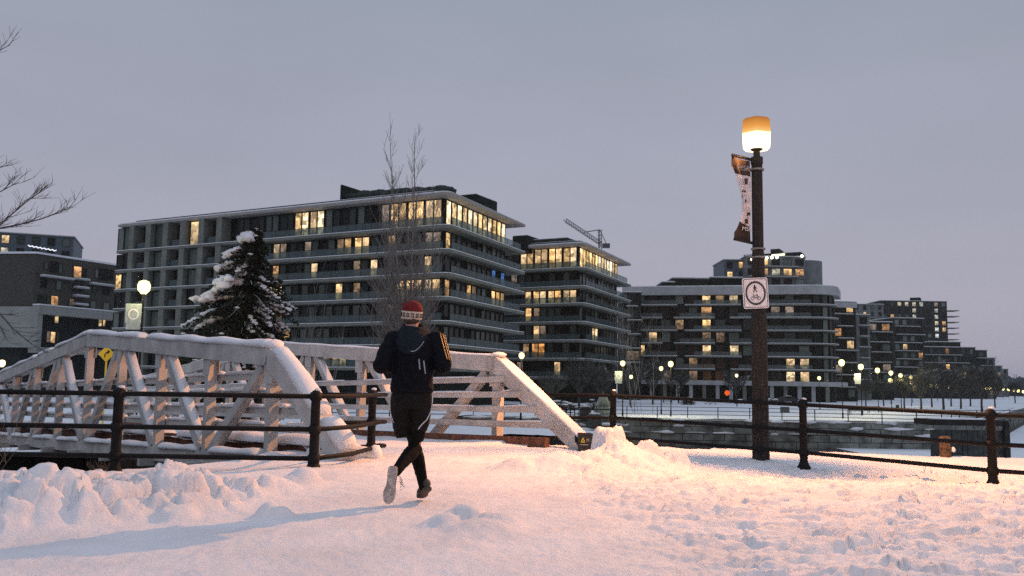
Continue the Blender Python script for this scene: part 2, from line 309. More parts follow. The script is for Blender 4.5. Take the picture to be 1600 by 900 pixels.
# ---------------------------------------------------------------- ground: snow field with path, ploughed bank, mound and footprints
def snow_height(x, y):
    def lf(pts): return np.interp(y, [p[1] for p in pts], [p[0] for p in pts])
    lb = lf([(-4.4,2.0),(-3.9,4.5),(-3.3,5.9),(-2.15,7.2),(-1.75,8.8),(-1.6,10.5),(-1.7,12.5),(-2.0,15)])
    rb = lf([(.7,2),(.62,5),(.45,7.5),(.2,9.3),(.05,11),(.6,13),(1.0,15)])
    ed = fbm(x*1.5, y*1.5, 3, 5)*.25
    tl = np.clip((lb+ed-x)/.45, 0, 1); tr = np.clip((x-rb+ed)/.9, 0, 1)
    w1, w2 = worley(x*2.3+.3*fbm(x*3,y*3,2,3), y*2.3, 2); w3, w4 = worley(x*5.2, y*5.2, 9)
    z = .035*fbm(x*.5, y*.5, 3, 1)
    # path: packed, faint ruts
    path = .016*fbm(x*3, y*1.6, 4, 21)+.011*fbm(x*13, y*8, 4, 22)
    # bank
    along = 1-np.clip((y-8.4)/2.2, 0, 1)
    env = np.clip((lb-x)/.7, 0, 1)**.7*(.10+.05*along)*np.clip((9.6-y)/1.6, 0.12, 1)*np.clip((y-4.0)/1.8,0.15,1)
    env = env*(1+.35*fbm(x*.8,y*.8,2,77))
    wx = x+.10*fbm(x*4,y*4,3,61); wy = y+.10*fbm(x*4,y*4,3,62)
    p1, e1 = plates(wx*2.6, wy*2.6, 3, .28); p2, e2 = plates(wx*6.5, wy*6.5, 8, .3); p3, e3 = plates(wx*3.6, wy*4.2, 15, .22); p4, e4 = plates(wx*9, wy*10, 19, .3)
    lump = (.75-np.clip(w1, 0, 1))*.07+(p1-.3)*.115+(p2-.4)*.075+.03*fbm(x*9, y*9, 3, 4)
    bank = env+lump*np.clip(env*12, .0, 1)*np.clip((10.2-y)/2.4,.10,1)
    flatl = .02*fbm(x*2,y*2,3,8)+.012*(1-w3)
    # trodden field on the right
    rough = .05*fbm(x*1.6, y*1.6, 4, 31)+.048*(p3-.45)+.024*(p4-.45)+.016*fbm(x*13,y*13,3,41)
    near = np.clip((y-1.5)/3.0, .55, 1)
    far = np.clip((15.5-y)/2.0, .25, 1)
    z = z+path*(1-tl)*(1-tr)+tl*(bank+flatl)+tr*(rough*near*far+.03)
    # mound and clods
    mz = 0*x
    for cx, cy, h, r, k in ((1.42,13.0,.50,.25,7),(1.6,12.8,.30,.55,2),(1.98,12.9,.34,.25,3),(1.15,12.5,.17,.32,2),(2.42,13.1,.19,.20,3),(.6,11.6,.16,.45,2),(.1,11.3,.13,.30,2),(-.33,6.9,.15,.19,3),(-.10,6.8,.11,.17,3),(-.45,6.75,.09,.16,3),(-.2,6.6,.08,.25,2),(1.15,12.0,.16,.3,3),(-1.88,7.15,.11,.09,3),(-1.78,7.12,.07,.10,4),(-2.05,9.2,.14,.15,3),(-2.5,6.9,.07,.14,4),(-3.3,6.75,.13,.35,3),(-2.7,7.6,.12,.3,3)):
        d = np.sqrt((x-cx)**2+((y-cy)*.85)**2)/r*(1+.3*fbm(x*4,y*4,3,int(cx*50)))
        mz = np.maximum(mz, h*np.exp(-d**k)*(1+.22*fbm(x*9,y*9,3,6)))
    z = z+mz
    # drift at the foot of the fences and lamp
    z = z-.0*x
    dr = np.clip((x-.8)/3.2, 0, 1)*np.clip((y-9.6)/2.6, 0, 1); z = z-.23*dr
    dist = y-edge_y(x); jag = .16*fbm(x*3.1, y*.6, 4, 55)
    d2 = dist+jag+.25
    z = z-np.where(d2 > -.5, (np.clip(d2+.5, 0, 2)**2)*.22, 0)
    dl = np.clip((-2.6-x)/3.0, 0, 1)*np.clip((y-8.3)/2.0, 0, 1); z = z-.14*dl
    inl = (x > T(-.2,0,0).x-.25) & (x < T(-.2,BW,0).x+.2) & (dist > -1.2)
    z = np.where(inl, np.maximum(z, .0+.015*fbm(x*3,y*3,3,9)), z)
    ld = np.sqrt((x-LAMP.x)**2+(y-LAMP.y)**2); z = z+.10*np.exp(-(ld/.55)**2)
    return z, d2
def fast(arr_v, arr_f, name, m, smooth=True):
    me = bpy.data.meshes.new(name); nv = len(arr_v); nf = len(arr_f)
    me.vertices.add(nv); me.vertices.foreach_set('co', arr_v.astype(np.float32).ravel()); me.loops.add(nf*4); me.loops.foreach_set('vertex_index', arr_f.astype(np.int32).ravel())
    me.polygons.add(nf); me.polygons.foreach_set('loop_start', np.arange(0, nf*4, 4, dtype=np.int32)); me.polygons.foreach_set('loop_total', np.full(nf, 4, np.int32))
    if smooth: me.polygons.foreach_set('use_smooth', np.ones(nf, bool))
    me.materials.append(m); me.update(calc_edges=True); me.validate()
    o = bpy.data.objects.new(name, me); C.objects.link(o); return o
def grid(nr, nc, ys, fx):
    ys = ys[:, None]*np.ones((1, nc)); u = np.linspace(-1, 1, nc)[None, :]*np.ones((nr, 1)); xs = fx(u, ys); return xs, ys
def quads(nr, nc):
    i = np.arange(nr*nc).reshape(nr, nc); return np.stack([i[:-1,:-1], i[:-1,1:], i[1:,1:], i[1:,:-1]], -1).reshape(-1, 4)
nr, nc = 520, 860
ys = np.concatenate([[-90,-50,-25,-12,-6,-3], np.linspace(-1.0, 1.4, 6)[:-1], 1.5*(20.2/1.5)**np.linspace(0, 1, nr-11)])
xs, yy = grid(nr, nc, ys, lambda u, y: u*1.08*(np.clip(y, 0, 99)*.70+2.2)+.3+np.sign(u)*(np.maximum(0, np.abs(u)-.93)/.07)**2*60)
zz, d2 = snow_height(xs, yy)
# boot prints pressed into the trodden field
for i in range(330):
    rx = R.uniform(.5, 9); ry = R.uniform(2.6, 14.5)
    if rx > ry*.68 or rx < .6+.05*ry: continue
    a = R.choice((.2, -.5, 1.2, R.uniform(0, 3))); s_ = R.uniform(.8, 1.1)
    j0 = np.searchsorted(ys, ry-.35); j1 = np.searchsorted(ys, ry+.35)
    X = xs[j0:j1]-rx; Y = yy[j0:j1]-ry; u = (X*math.cos(a)+Y*math.sin(a))/(.15*s_); v = (-X*math.sin(a)+Y*math.cos(a))/(.058*s_)
    d = np.sqrt(u*u+v*v); zz[j0:j1] += -.045*np.exp(-d**5)+.016*np.exp(-((d-1.35)/.3)**2)
V = np.stack([xs, yy, zz], -1).reshape(-1, 3); Fq = quads(nr, nc); keep = (d2.reshape(-1)[Fq].max(1) < .55); Fq = Fq[keep]
gr = fast(V, Fq, 'snow_ground', m_snowp); tag(gr, 'trodden pink lit snow with ploughed lumps and path', kind='structure')
def gz(x, y): return float(snow_height(np.array([float(x)]), np.array([float(y)]))[0][0])

# wide ground sheets: canal bed, near bank, far bank, park
def sheet(name, poly, z, m): return tag(MB().add([(p[0], p[1], z) for p in poly], [tuple(range(len(poly)))]).obj(name, m), kind='structure')
sheet('canal_water', [(-2500,-300),(2500,-300),(2500,4000),(-2500,4000)], -4.4, m_water)
def strip_sheet(name, poly, z, m, cell, amp, seed, freq=.3):
    xs_ = [p[0] for p in poly]; ys_ = [p[1] for p in poly]; bm = bmesh.new(); f = bm.faces.new([bm.verts.new((p[0], p[1], z)) for p in poly])
    o = bpy.data.objects.new(name, bpy.data.meshes.new(name)); 
    for ax, lo, hi in ((0, min(xs_), max(xs_)), (1, min(ys_), max(ys_))):
        t = lo+cell
        while t < hi:
            no = Vector((1,0,0)) if ax == 0 else Vector((0,1,0)); bmesh.ops.bisect_plane(bm, geom=bm.verts[:]+bm.edges[:]+bm.faces[:], plane_co=no*t, plane_no=no); t += cell
    x = np.array([v.co.x for v in bm.verts]); y = np.array([v.co.y for v in bm.verts]); h = amp*fbm(x*freq, y*freq, 4, seed)
    for v, hh in zip(bm.verts, h): v.co.z += hh
    bm.to_mesh(o.data); bm.free(); o.data.materials.append(m)
    for p in o.data.polygons: p.use_smooth = True
    C.objects.link(o); return tag(o, kind='structure')
# near canal wall under the snow edge: stone courses
nw = MB()
for (a, b) in zip(EDGE[:-1], EDGE[1:]):
    a = Vector((*a, 0)); b = Vector((*b, 0)); n_ = int((b-a).length/.9)+1; d = (b-a)/n_; nrm = Vector((d.y, -d.x, 0)).normalized()
    for i in range(n_):
        for k in range(8):
            off = .5 if k % 2 else 0
            q0 = a+d*(i+off*.5); jit = R.uniform(0,.04); c = q0+d*.5+nrm*(.55+jit); c.z = -.62-.5*k
            nw.box(c, (d.length-.03, .8, .47), (d.normalized(), nrm, Vector((0,0,1))))
tag(nw.obj('near_canal_wall', m_stoned), 'black stone canal wall dropping beneath the footbridge', kind='structure')
sheet('near_bank_soil', [(-60,-40),(60,-40),(60,14),(24,16.2),(10.2,17.2),(7.9,17.7),(4.3,18.8),(1.9,16.7),(-.1,15.9),(-3.9,12.6),(-14,4.4),(-60,-30)], -.75, m_stoned)
# ---------------------------------------------------------------- snow caps
def snowcap(mb, a, b, wd, ht, seed=0, gaps=0.0, step=.12, n=9, side=None):
    """a rounded loaf of snow lying on the bar from a to b"""
    a, b = Vector(a), Vector(b); l = (b-a).length; d = (b-a).normalized(); X = d.cross(Vector((0,0,1))); X.normalize(); U = X.cross(d); q = random.Random(seed)
    k = max(2, int(l/step)); cuts = sorted(q.uniform(.1, .9) for _ in range(int(gaps))) if gaps >= 1 else []
    segs = []; prev = 0
    for c in cuts+[1.0]: segs.append((prev, c-.02)); prev = c+.02
    for t0, t1 in segs:
        kk = max(3, int(k*(t1-t0))); rings = []; ph = q.uniform(0, 9); f1 = q.uniform(2, 5)
        for i in range(kk+1):
            t = t0+(t1-t0)*i/kk; endf = min(1, 3.2*min(i, kk-i)/kk*k/4+.12) ; endf = math.sqrt(min(1, endf))
            h = ht*endf*(1+.13*math.sin(ph+f1*t*l*.9)+q.uniform(-.03, .03)); ww = wd/2*(.75+.3*endf)*(1+.1*math.sin(ph*2+t*l*3))
            p = a+(b-a)*t; ring = []
            for j in range(n):
                an = math.pi*j/(n-1); ring.append(p+X*(ww*math.cos(an))+U*(h*math.sin(an)**.65-.01))
            rings.append(ring)
        mb.rings(rings)
def lumps(mb, a, b, r, cnt, seed):
    q = random.Random(seed); a, b = Vector(a), Vector(b)
    for i in range(cnt):
        p = a.lerp(b, q.random()); s_ = r*q.uniform(.5, 1.3); mb.blob(p+Vector((0,0,s_*.25)), (s_*1.3, s_*1.1, s_*.7), seed*31+i, 1, .2, -.3)

# ---------------------------------------------------------------- footbridge
br = thing('footbridge', T(0, 0, 0), 'white painted truss footbridge capped with thick snow over the canal', 'footbridge')
def topz(n):
    if n < 0: return lerp(1.42, .02, -n/.93)
    if n <= 4: return lerp(1.42, 1.94, n/4)
    if n <= 8: return lerp(1.94, .95, (n-4)/4)
    return lerp(.95, -.8, (n-8)/.9)
def botz(n): return -.20-.085*max(n, -.9)
DIAG = [(0,1),(2,1),(3,2),(3,4),(5,4),(5,6),(6,7),(8,7)]
def post_of(name, a, b, sa, sb, parent, side=None):
    mb = MB(); mb.bar(a, b, sa, sb, up=BE if abs((Vector(b)-Vector(a)).normalized().z) > .9 else (0,0,1)); return mb
for W, inner in ((0, 1), (BW, -1)):
    # top chord and sloping ends: one member per run, with plates
    for (n0, n1) in ((-.93, 0), (0, 4), (4, 8), (8, 8.9)):
        mb = MB(); a, b = T(n0, W, topz(n0)), T(n1, W, topz(n1)); dd = (b-a).normalized(); mb.bar(a-dd*.02, b+dd*.02, .25, .29)
        ch = mb.obj('end_post' if n0 in (-.93, 8) else 'top_chord', m_paint, br)
        sn = MB(); off = Vector((0, 0, .14)) if n0 not in (-.93,) else (dd.cross(BE)*-1).normalized()*.0+Vector((-.648*-.10, .762*-.10, .12))
        if n0 == -.93:
            U = BE.cross(dd); U = U if U.z > 0 else -U; off = U*.145
        a2 = a+off; b2 = b+off
        snowcap(sn, a2, b2, .27 if W == 0 else .25, (.12 if n0 in (0, 4) else .16) if W == 0 else .05, int(n0*10)+int(W*3)+5, 1 if n0 in (0, -.93) and W == 0 else (2 if n0 == 4 else 0))
        sn.obj('snow_cap', m_snow, ch, True)
    for n0 in (0, 4, 8): jb = MB(); jb.blob(T(n0, W, topz(n0)+.17), (.16,.16,(.09 if W==0 else .05)), 5+n0, 2, .1); jb.obj('joint_snow', m_snow, br, True)
    bc = MB(); bc.bar(T(-.9, W, botz(-.9)-.02), T(8.9, W, botz(8.9)-.02), .2, .26); bco = bc.obj('bottom_chord', m_paint, br)
    sn = MB(); 
    for n0 in range(0, 9):
        snowcap(sn, T(n0+.12, W-.02*inner, botz(n0)+.105), T(n0+.88, W-.02*inner, botz(n0+.88)+.105), .26, .10, n0+int(W*7))
    sn.obj('snow_cap', m_snow, bco, True)
    for n0 in range(0, 9):
        mb = MB(); mb.bar(T(n0, W, botz(n0)), T(n0, W, topz(n0)-.12), .15, .16, up=BE)
        for s_ in (-1, 1): mb.bar(T(n0, W+s_*.086, topz(n0)-.42), T(n0, W+s_*.086, topz(n0)-.13), .3, .012, up=BE)   # gusset plate
        v = mb.obj('vertical_post', m_paint, br)
        fb = MB(); fb.bar(T(n0, W-.35*inner, botz(n0)-.16), T(n0, W+.9*inner, botz(n0)-.16), .16, .16); fb.obj('floor_beam', m_paint, br)
    for (t, b_) in DIAG:
        s_ = -.12 if t < b_ else .12
        a, b = T(t-s_, W, topz(t)-.14), T(b_+s_*.7, W, botz(b_)+.1); mb = MB(); mb.bar(a, b, .15, .16); dg = mb.obj('diagonal_brace', m_paint, br)
        dd = (b-a).normalized(); U = BE.cross(dd); U = U if U.z > 0 else -U
        if t > b_ or W == 0:
            toward = (t > b_)          # braces leaning toward the viewer carry the blown snow
            sn = MB(); snowcap(sn, a+U*.075+dd*.15, b+U*.075-dd*.1, .17 if toward else .12, (.13 if toward else .03) if W == 0 else .045, t*7+b_, 0); sn.obj('snow_cap', m_snow, dg, True)
    # guard rails on the inner face
    wi = W+inner*.135
    for k, z in enumerate((1.13, .85, .585, .32)):
        def rz(n): return z-.052*n
        n0 = -(1.42-.1-z)/1.40*.93-.02; mb = MB(); mb.bar(T(n0, wi, rz(n0)), T(8.6, wi, rz(8.6)), .045, .11); rl = mb.obj('guard_rail', m_paint, br)
        sn = MB(); 
        for j in range(0, 9):
            aa, bb = T(max(j-.9, n0)+.1, wi, rz(j-.9)+.05), T(j-.1, wi, rz(j-.1)+.05)
            if (j*7+k*3) % 4 != 0 or W == 0: snowcap(sn, aa, bb, .09, .06 if W == 0 else .03, j*9+k)
            if W == 0: lumps(sn, T(j+.04, wi, rz(j)+.05), T(j+.16, wi, rz(j)+.05), .07, 2, j*5+k); lumps(sn, T(j-.16, wi, rz(j)+.05), T(j-.05, wi, rz(j)+.05), .06, 2, j*5+k+99)
        sn.obj('snow_cap', m_snow, rl, True)
    kb = MB(); wk = W+inner*.36
    kb.bar(T(-.72, wk, .0), T(8.8, wk, -.62), .10, .32); kerb = kb.obj('kerb_beam', m_rust, br)
    sn = MB(); 
    if W == 0: snowcap(sn, T(-.6, wk+.05, .13), T(8.6, wk+.05, -.49), .42, .14, 3, 2)
    else: snowcap(sn, T(.9, wk, .14), T(8.6, wk, -.47), .12, .02, 3, 4)
    sn.obj('snow_cap', m_snow, kerb, True)
# deck: planks under packed snow
for i in range(96):
    n0 = -.3+i*.097; mb = MB() ; z = -.12-.072*n0; a, b = T(n0, .3, z), T(n0, BW-.3, z); mb.bar(a, b, .21, .06); mb.obj('plank', m_wood, br)
nr2, nc2 = 200, 40; n_ = np.linspace(-.55, 8.9, nr2)[:, None]*np.ones((1, nc2)); w_ = np.linspace(.2, BW-.2, nc2)[None, :]*np.ones((nr2, 1))
X = B0.x+BD.x*BS*n_+BE.x*w_; Y = B0.y+BD.y*BS*n_+BE.y*w_; Z = .0-.072*n_+.05*fbm(n_*3, w_*2.2, 4, 14)+.10*np.exp(-((w_-.3)/.35)**2)+.06*np.exp(-((w_-BW+.3)/.3)**2)-.03
Z = np.where(n_ < -.3, Z-.05, Z)
ds = fast(np.stack([X-B0.x, Y-B0.y, Z], -1).reshape(-1, 3), quads(nr2, nc2), 'deck_snow', m_snowp); ds.parent = br
dr = MB()
for i in range(10): q = random.Random(i); p = T(-.35-q.random()*.5, .12+q.random()*.5, .03); dr.blob(p, (q.uniform(.12,.2), q.uniform(.12,.2), q.uniform(.08,.16)), i, 2, .12)
tag(dr.obj('drift_snow', m_snow, br, True), None)

# ---------------------------------------------------------------- iron fences
def fence(name, label, posts, runs, zrails, rr=.03):
    f = thing(name, Vector((posts[0][0], posts[0][1], 0)), label, 'fence')
    for (x, y, zt, zb) in posts:
        mb = MB(); mb.lathe((x, y, 0), [(.105, zb-.25), (.105, zb+.02), (.085, zb+.05), (.06, zb+.11), (.056, zt-.06), (.066, zt-.05), (.066, zt+.0), (.045, zt+.03), (.015, zt+.045)], 14)
        for z in zrails(x, y): mb.lathe((x, y, 0), [(.057, z-.05), (.072, z-.045), (.072, z+.045), (.057, z+.05)], 14)
        mb.obj('post', m_iron, f, True)
        sb = MB(); sb.blob((x+.02, y, zt+.045), (.045,.045,.025), int(x*9), 1, .2); sb.obj('snow_cap', m_snow, f.children[-1], True)
    for pts in runs:
        for k in range(3):
            mb = MB(); mb.tube([Vector((p[0], p[1], zrails(p[0], p[1])[k])) for p in pts], rr, 10); mb.obj('rail', m_iron, f, True)
    return f
pA = P(183, 667, 10.9); pB = P(492, 667, 10.9); pb = P(551, 665, 11.7); pt = P(602, 658, 13.3); pr = P(581, 655, 13.1)
zl = lambda x, y: (.865, .47, .125)
XL = 2*pA.x-pB.x
leftf = fence('iron_fence', 'black iron fence in front of the footbridge, hooking round its end post', [(pA.x, pA.y, .90, -.10), (pB.x, pB.y, .90, -.02), (pr.x, pr.y, .90, .06), (XL, 10.9, .90, -.2), (XL-2.4, 10.9, .9, -.2)],
    [[(XL-4, 10.9), (pB.x, 10.9), (pb.x, pb.y), (pt.x-.06, pt.y-.15), (pt.x, pt.y), (pt.x-.08, pt.y+.1), (pr.x, pr.y), (-2.62, 12.62)]], zl)
q1, q2, q3 = P(958, 651, 16.4), P(1255, 668.7, 13.9), P(1549, 685, 12.2)
def zr(x, y):
    t = [q1.x, q2.x, q3.x]; return (float(np.interp(x, t, [.87, .80, .73])), float(np.interp(x, t, [.47, .41, .34])), float(np.interp(x, t, [.12, .075, -.01])))
q0 = T(-.42, BW, 0); q4 = q3+(q3-q2)*1.1; q5 = q4+(q3-q2)*1.1
rightf = fence('iron_fence', 'black iron fence with flared post feet running along the snow before the lamp post', [(q.x, q.y, zr(q.x, q.y)[0]+.045, gz(q.x, q.y)) for q in (q1, q2, q3, q4, q5)],
    [[(q0.x+.1, q0.y-.02), (q1.x, q1.y), (q2.x, q2.y), (q3.x, q3.y), (q4.x, q4.y), (q5.x+1, q5.y-.8)]], zr)
# the three rails of the right fence stop at the bridge end; a raking bar closes it
mb = MB(); mb.bar((q0.x+.12, q0.y-.05, .86), P(906, 692, 15.0), .05, .09); tag(mb.obj('raking_bar', m_iron, rightf), None)

# ---------------------------------------------------------------- the big street lamp
def text_mesh(s_, size, depth=.004):
    cu = bpy.data.curves.new('t', 'FONT'); cu.body = s_; cu.size = size; cu.extrude = depth; cu.align_x = 'CENTER'; cu.align_y = 'CENTER'
    o = bpy.data.objects.new('t', cu); C.objects.link(o); dg = bpy.context.evaluated_depsgraph_get(); me = bpy.data.meshes.new_from_object(o.evaluated_get(dg)); bpy.data.objects.remove(o); return me
LX, LY = LAMP.x, LAMP.y
lampz = P(1182, 215, LY).z
lp = thing('street_lamp', Vector((LX, LY, 0)), 'tall timber lamp post with glowing amber lantern and walking sign', 'street lamp')
mb = MB(); mb.lathe((LX, LY, 0), [(.145, -.25), (.142, 0), (.135, .9), (.128, 2.2), (.11, 2.3), (.105, 3.2), (.094, 3.3), (.092, lampz-.42)], 8); mb.obj('post', m_wood, lp)
mb = MB(); 
for z in (3.32, 3.18, lampz-.55): mb.lathe((LX, LY, 0), [(.10, z-.015), (.118, z-.013), (.118, z+.013), (.10, z+.015)], 16)
mb.obj('steel_band', m_steel, lp)
mb = MB(); mb.lathe((LX, LY, 0), [(.10, lampz-.45), (.10, lampz-.34), (.055, lampz-.33), (.055, lampz-.23), (.09, lampz-.215), (.105, lampz-.2)], 16); mb.obj('lantern_neck', m_wood, lp)
def hexr(r, z, tw=.26, n=6): return [Vector((LX+r*math.cos(2*math.pi*k/n+tw), LY+r*math.sin(2*math.pi*k/n+tw), z)) for k in range(n)]
m_diff = bpy.data.materials.new('lantern_diffuser'); m_diff.use_nodes = True; t_ = m_diff.node_tree; t_.nodes.clear()
o_ = t_.nodes.new('ShaderNodeOutputMaterial'); e_ = t_.nodes.new('ShaderNodeEmission'); e_.inputs[0].default_value = (1, .70, .34, 1); e_.inputs[1].default_value = 7; tr_ = t_.nodes.new('ShaderNodeBsdfTransparent'); mx_ = t_.nodes.new('ShaderNodeMixShader'); mx_.inputs[0].default_value = .35
t_.links.new(tr_.outputs[0], mx_.inputs[1]); t_.links.new(e_.outputs[0], mx_.inputs[2]); t_.links.new(mx_.outputs[0], o_.inputs[0])
mb = MB(); mb.rings([hexr(.19, lampz-.21), hexr(.25, lampz-.15), hexr(.262, lampz+.05)], False); mb.obj('lantern_diffuser', m_diff, lp)
m_amber = bpy.data.materials.new('amber_lantern_cap'); m_amber.use_nodes = True; t_ = m_amber.node_tree; t_.nodes.clear(); m_amber.cycles.emission_sampling = 'NONE'; m_diff.cycles.emission_sampling = 'NONE'
o_ = t_.nodes.new('ShaderNodeOutputMaterial'); e_ = t_.nodes.new('ShaderNodeEmission'); e_.inputs[1].default_value = 1; t_.links.new(e_.outputs[0], o_.inputs[0])
g_ = t_.nodes.new('ShaderNodeTexCoord'); s_ = t_.nodes.new('ShaderNodeSeparateXYZ'); t_.links.new(g_.outputs['Generated'], s_.inputs[0]); r_ = t_.nodes.new('ShaderNodeValToRGB'); t_.links.new(s_.outputs[2], r_.inputs[0]); t_.links.new(r_.outputs[0], e_.inputs[0])
r_.color_ramp.elements[0].color = (1.0, .62, .22, 1); r_.color_ramp.elements[1].color = (.42, .15, .03, 1); q_ = r_.color_ramp.elements.new(.35); q_.color = (.85, .36, .08, 1)
mb = MB(); mb.rings([hexr(.264, lampz+.05), hexr(.25, lampz+.27), hexr(.20, lampz+.315)], True); mb.obj('lantern_cap', m_amber, lp)
li = bpy.data.lights.new('lamp_light', 'POINT'); li.energy = 6200; li.color = (1, .40, .125); li.shadow_soft_size = .07; lo = bpy.data.objects.new('lamp_light', li); C.objects.link(lo); lo.parent = lp; lo.location = (0, 0, lampz-.02)
def soften(l_, sm):        # a frosted lantern: intensity rolls off right next to the glass
    l_.use_nodes = True; t = l_.node_tree; e = t.nodes['Emission']; f = t.nodes.new('ShaderNodeLightFalloff'); f.inputs['Strength'].default_value = 1; f.inputs['Smooth'].default_value = sm; t.links.new(f.outputs['Quadratic'], e.inputs['Strength'])
soften(li, 3.5)
# its banner: two arms, a wind-twisted cloth
bt, bb = P(1142, 243, LY).z, P(1146, 374, LY).z
bn = thing('banner', Vector((LX-.1, LY, bt)), 'torn wind twisted pink and brown banner hanging beside the tall lamp post', 'banner')
xl = P(1142, 243, LY).x
mb = MB(); mb.bar((LX-.08, LY, bt-.07), (xl, LY-.05, bt+.0), .035, .04); mb.obj('arm', m_wood, bn)
mb = MB(); mb.bar((LX-.08, LY, bb-.06), (xl+.02, LY-.05, bb+.0), .035, .04); mb.obj('arm', m_wood, bn)
def cloth(name, ta, tb, mt):
    rows = []; K = 16
    for i in range(K+1):
        t = lerp(ta, tb, i/K); nar = math.sin(math.pi*min(1, max(0, (t-.12)/.8)))**.7*.15 if t > .12 else 0
        x0 = lerp(xl, xl+.02, t)+nar; z = lerp(bt-.02, bb+.0, t); row = []
        for j in range(9):
            u = j/8; x = lerp(x0, LX-.115, u); y = LY-.05*(1-u)+.05*math.sin(6*t+3*u)+.03*math.sin(14*u+5*t)*math.sin(math.pi*t); row.append((x, y, z-.07*u*(1-t)-.06*u*t))
        rows.append(row)
    vs = [p for r in rows for p in r]; fs = [(i*9+j, i*9+j+1, (i+1)*9+j+1, (i+1)*9+j) for i in range(K) for j in range(8)]
    mb = MB(); mb.add([(x, y-.003, z) for x, y, z in vs], fs); mb.add([(x, y+.003, z) for x, y, z in vs], [f[::-1] for f in fs]); return mb.obj(name, mt, bn, True)
cloth('top_cloth', 0, .20, m_banb); cloth('middle_cloth', .20, .80, m_bann); cloth('bottom_cloth', .80, 1, m_banb)
for s_, z, sz, x, mt in (('MSR', bt-.235, .12, LX-.24, m_sole), ('MSR', bb+.16, .09, LX-.2, m_bann)):
    me = text_mesh(s_, sz); me.materials.append(mt); o = bpy.data.objects.new('lettering', me); C.objects.link(o); o.parent = bn; o.rotation_euler = (math.pi/2, .12, 0); o.location = Vector((x, LY-.085, z))-worldloc(bn)
mb = MB()
for (x, z, w1, h1) in ((-.20,-.45,.05,.1),(-.24,-.62,.06,.03),(-.20,-.78,.08,.04),(-.17,-1.0,.06,.05),(-.2,-1.12,.05,.08),(-.25,-.7,.03,.05)): mb.box((LX+x, LY-.07, bt+z), (w1, .004, h1))
mb.obj('printed_figure', m_orange if False else m_banb, bn)
# walking and cycling sign
sc_ = P(1180.5, 458, LY-.17); SW = .0104*39.5; SH = .0104*48
sg = thing('path_sign', sc_, 'square white sign with green ring, walker and bicycle fixed to lamp post', 'sign')
sg.rotation_euler = (0, math.radians(-3.0), 0)
def rrect(w_, h_, r, y, n=5):
    pts = []
    for cx, cz, a0 in ((w_/2-r, h_/2-r, 0), (-w_/2+r, h_/2-r, 90), (-w_/2+r, -h_/2+r, 180), (w_/2-r, -h_/2+r, 270)):
        for k in range(n+1): a = math.radians(a0+90*k/n); pts.append((cx+r*math.cos(a), y, cz+r*math.sin(a)))
    return pts
def local(mb, name, mt, parent, smooth=False):
    o = bpy.data.objects.new(name, mb.mesh(name, mt, (0,0,0), smooth)); C.objects.link(o); o.parent = parent; return o
mb = MB(); mb.rings([rrect(SW, SH, .035, -.004), rrect(SW, SH, .035, .004)]); local(mb, 'sign_plate', m_signw, sg)
mb = MB(); a, b = rrect(SW*.93, SH*.94, .03, -.0065), rrect(SW*.89, SH*.905, .025, -.0065); n = len(a); mb.add(a+b, [(i, (i+1)%n, n+(i+1)%n, n+i) for i in range(n)]); local(mb, 'border', m_signk, sg)
mb = MB(); n = 48; a = [(SW*.405*math.cos(2*math.pi*k/n), -.007, SH*.395*math.sin(2*math.pi*k/n)) for k in range(n)]; b = [(SW*.335*math.cos(2*math.pi*k/n), -.007, SH*.325*math.sin(2*math.pi*k/n)) for k in range(n)]
mb.add(a+b, [(i, (i+1)%n, n+(i+1)%n, n+i) for i in range(n)]); local(mb, 'ring', m_signg, sg)
def stroke(mb, pts, w_, y=-.0075, sx=SW, sz=SH):
    for (x0, z0), (x1, z1) in zip(pts[:-1], pts[1:]): mb.bar((x0*sx, y, z0*sz), (x1*sx, y, z1*sz), w_, .003, up=(0,1,0))
mb = MB(); cx, cz = -.02, .25
mb.tube([(cx*SW, -.006, cz*SH), (cx*SW, -.009, cz*SH)], .011, 12)
stroke(mb, [(-.02,.235),(-.025,.15)], .028); stroke(mb, [(-.02,.21),(-.07,.175),(-.075,.14)], .009); stroke(mb, [(-.015,.21),(.035,.175),(.03,.14)], .009)
stroke(mb, [(-.025,.15),(-.05,.09),(-.085,.02)], .014); stroke(mb, [(-.02,.15),(.02,.09),(.06,.035)], .014); local(mb, 'walker_symbol', m_signk, sg)
mb = MB()
for cx in (-.13, .12):
    n = 20; r1, r2 = .075*SW, .058*SW; a = [(cx*SW+r1*math.cos(2*math.pi*k/n), -.0078, -.17*SH+r1*math.sin(2*math.pi*k/n)) for k in range(n)]; b = [(cx*SW+r2*math.cos(2*math.pi*k/n), -.0078, -.17*SH+r2*math.sin(2*math.pi*k/n)) for k in range(n)]
    mb.add(a+b, [(i, (i+1)%n, n+(i+1)%n, n+i) for i in range(n)])
stroke(mb, [(-.13,-.17),(-.085,-.075),(.05,-.075),(.12,-.17),(.02,-.17),(-.085,-.085)], .006); stroke(mb, [(.02,-.17),(.055,-.06)], .006); stroke(mb, [(.03,-.055),(.08,-.055)], .008); stroke(mb, [(-.085,-.075),(-.10,-.03),(-.06,-.03)], .006)
local(mb, 'bicycle_symbol', m_signk, sg)
mb = MB(); mb.box((0, .03, 0), (.05, .06, SH*.9)); local(mb, 'bracket', m_steel, sg)
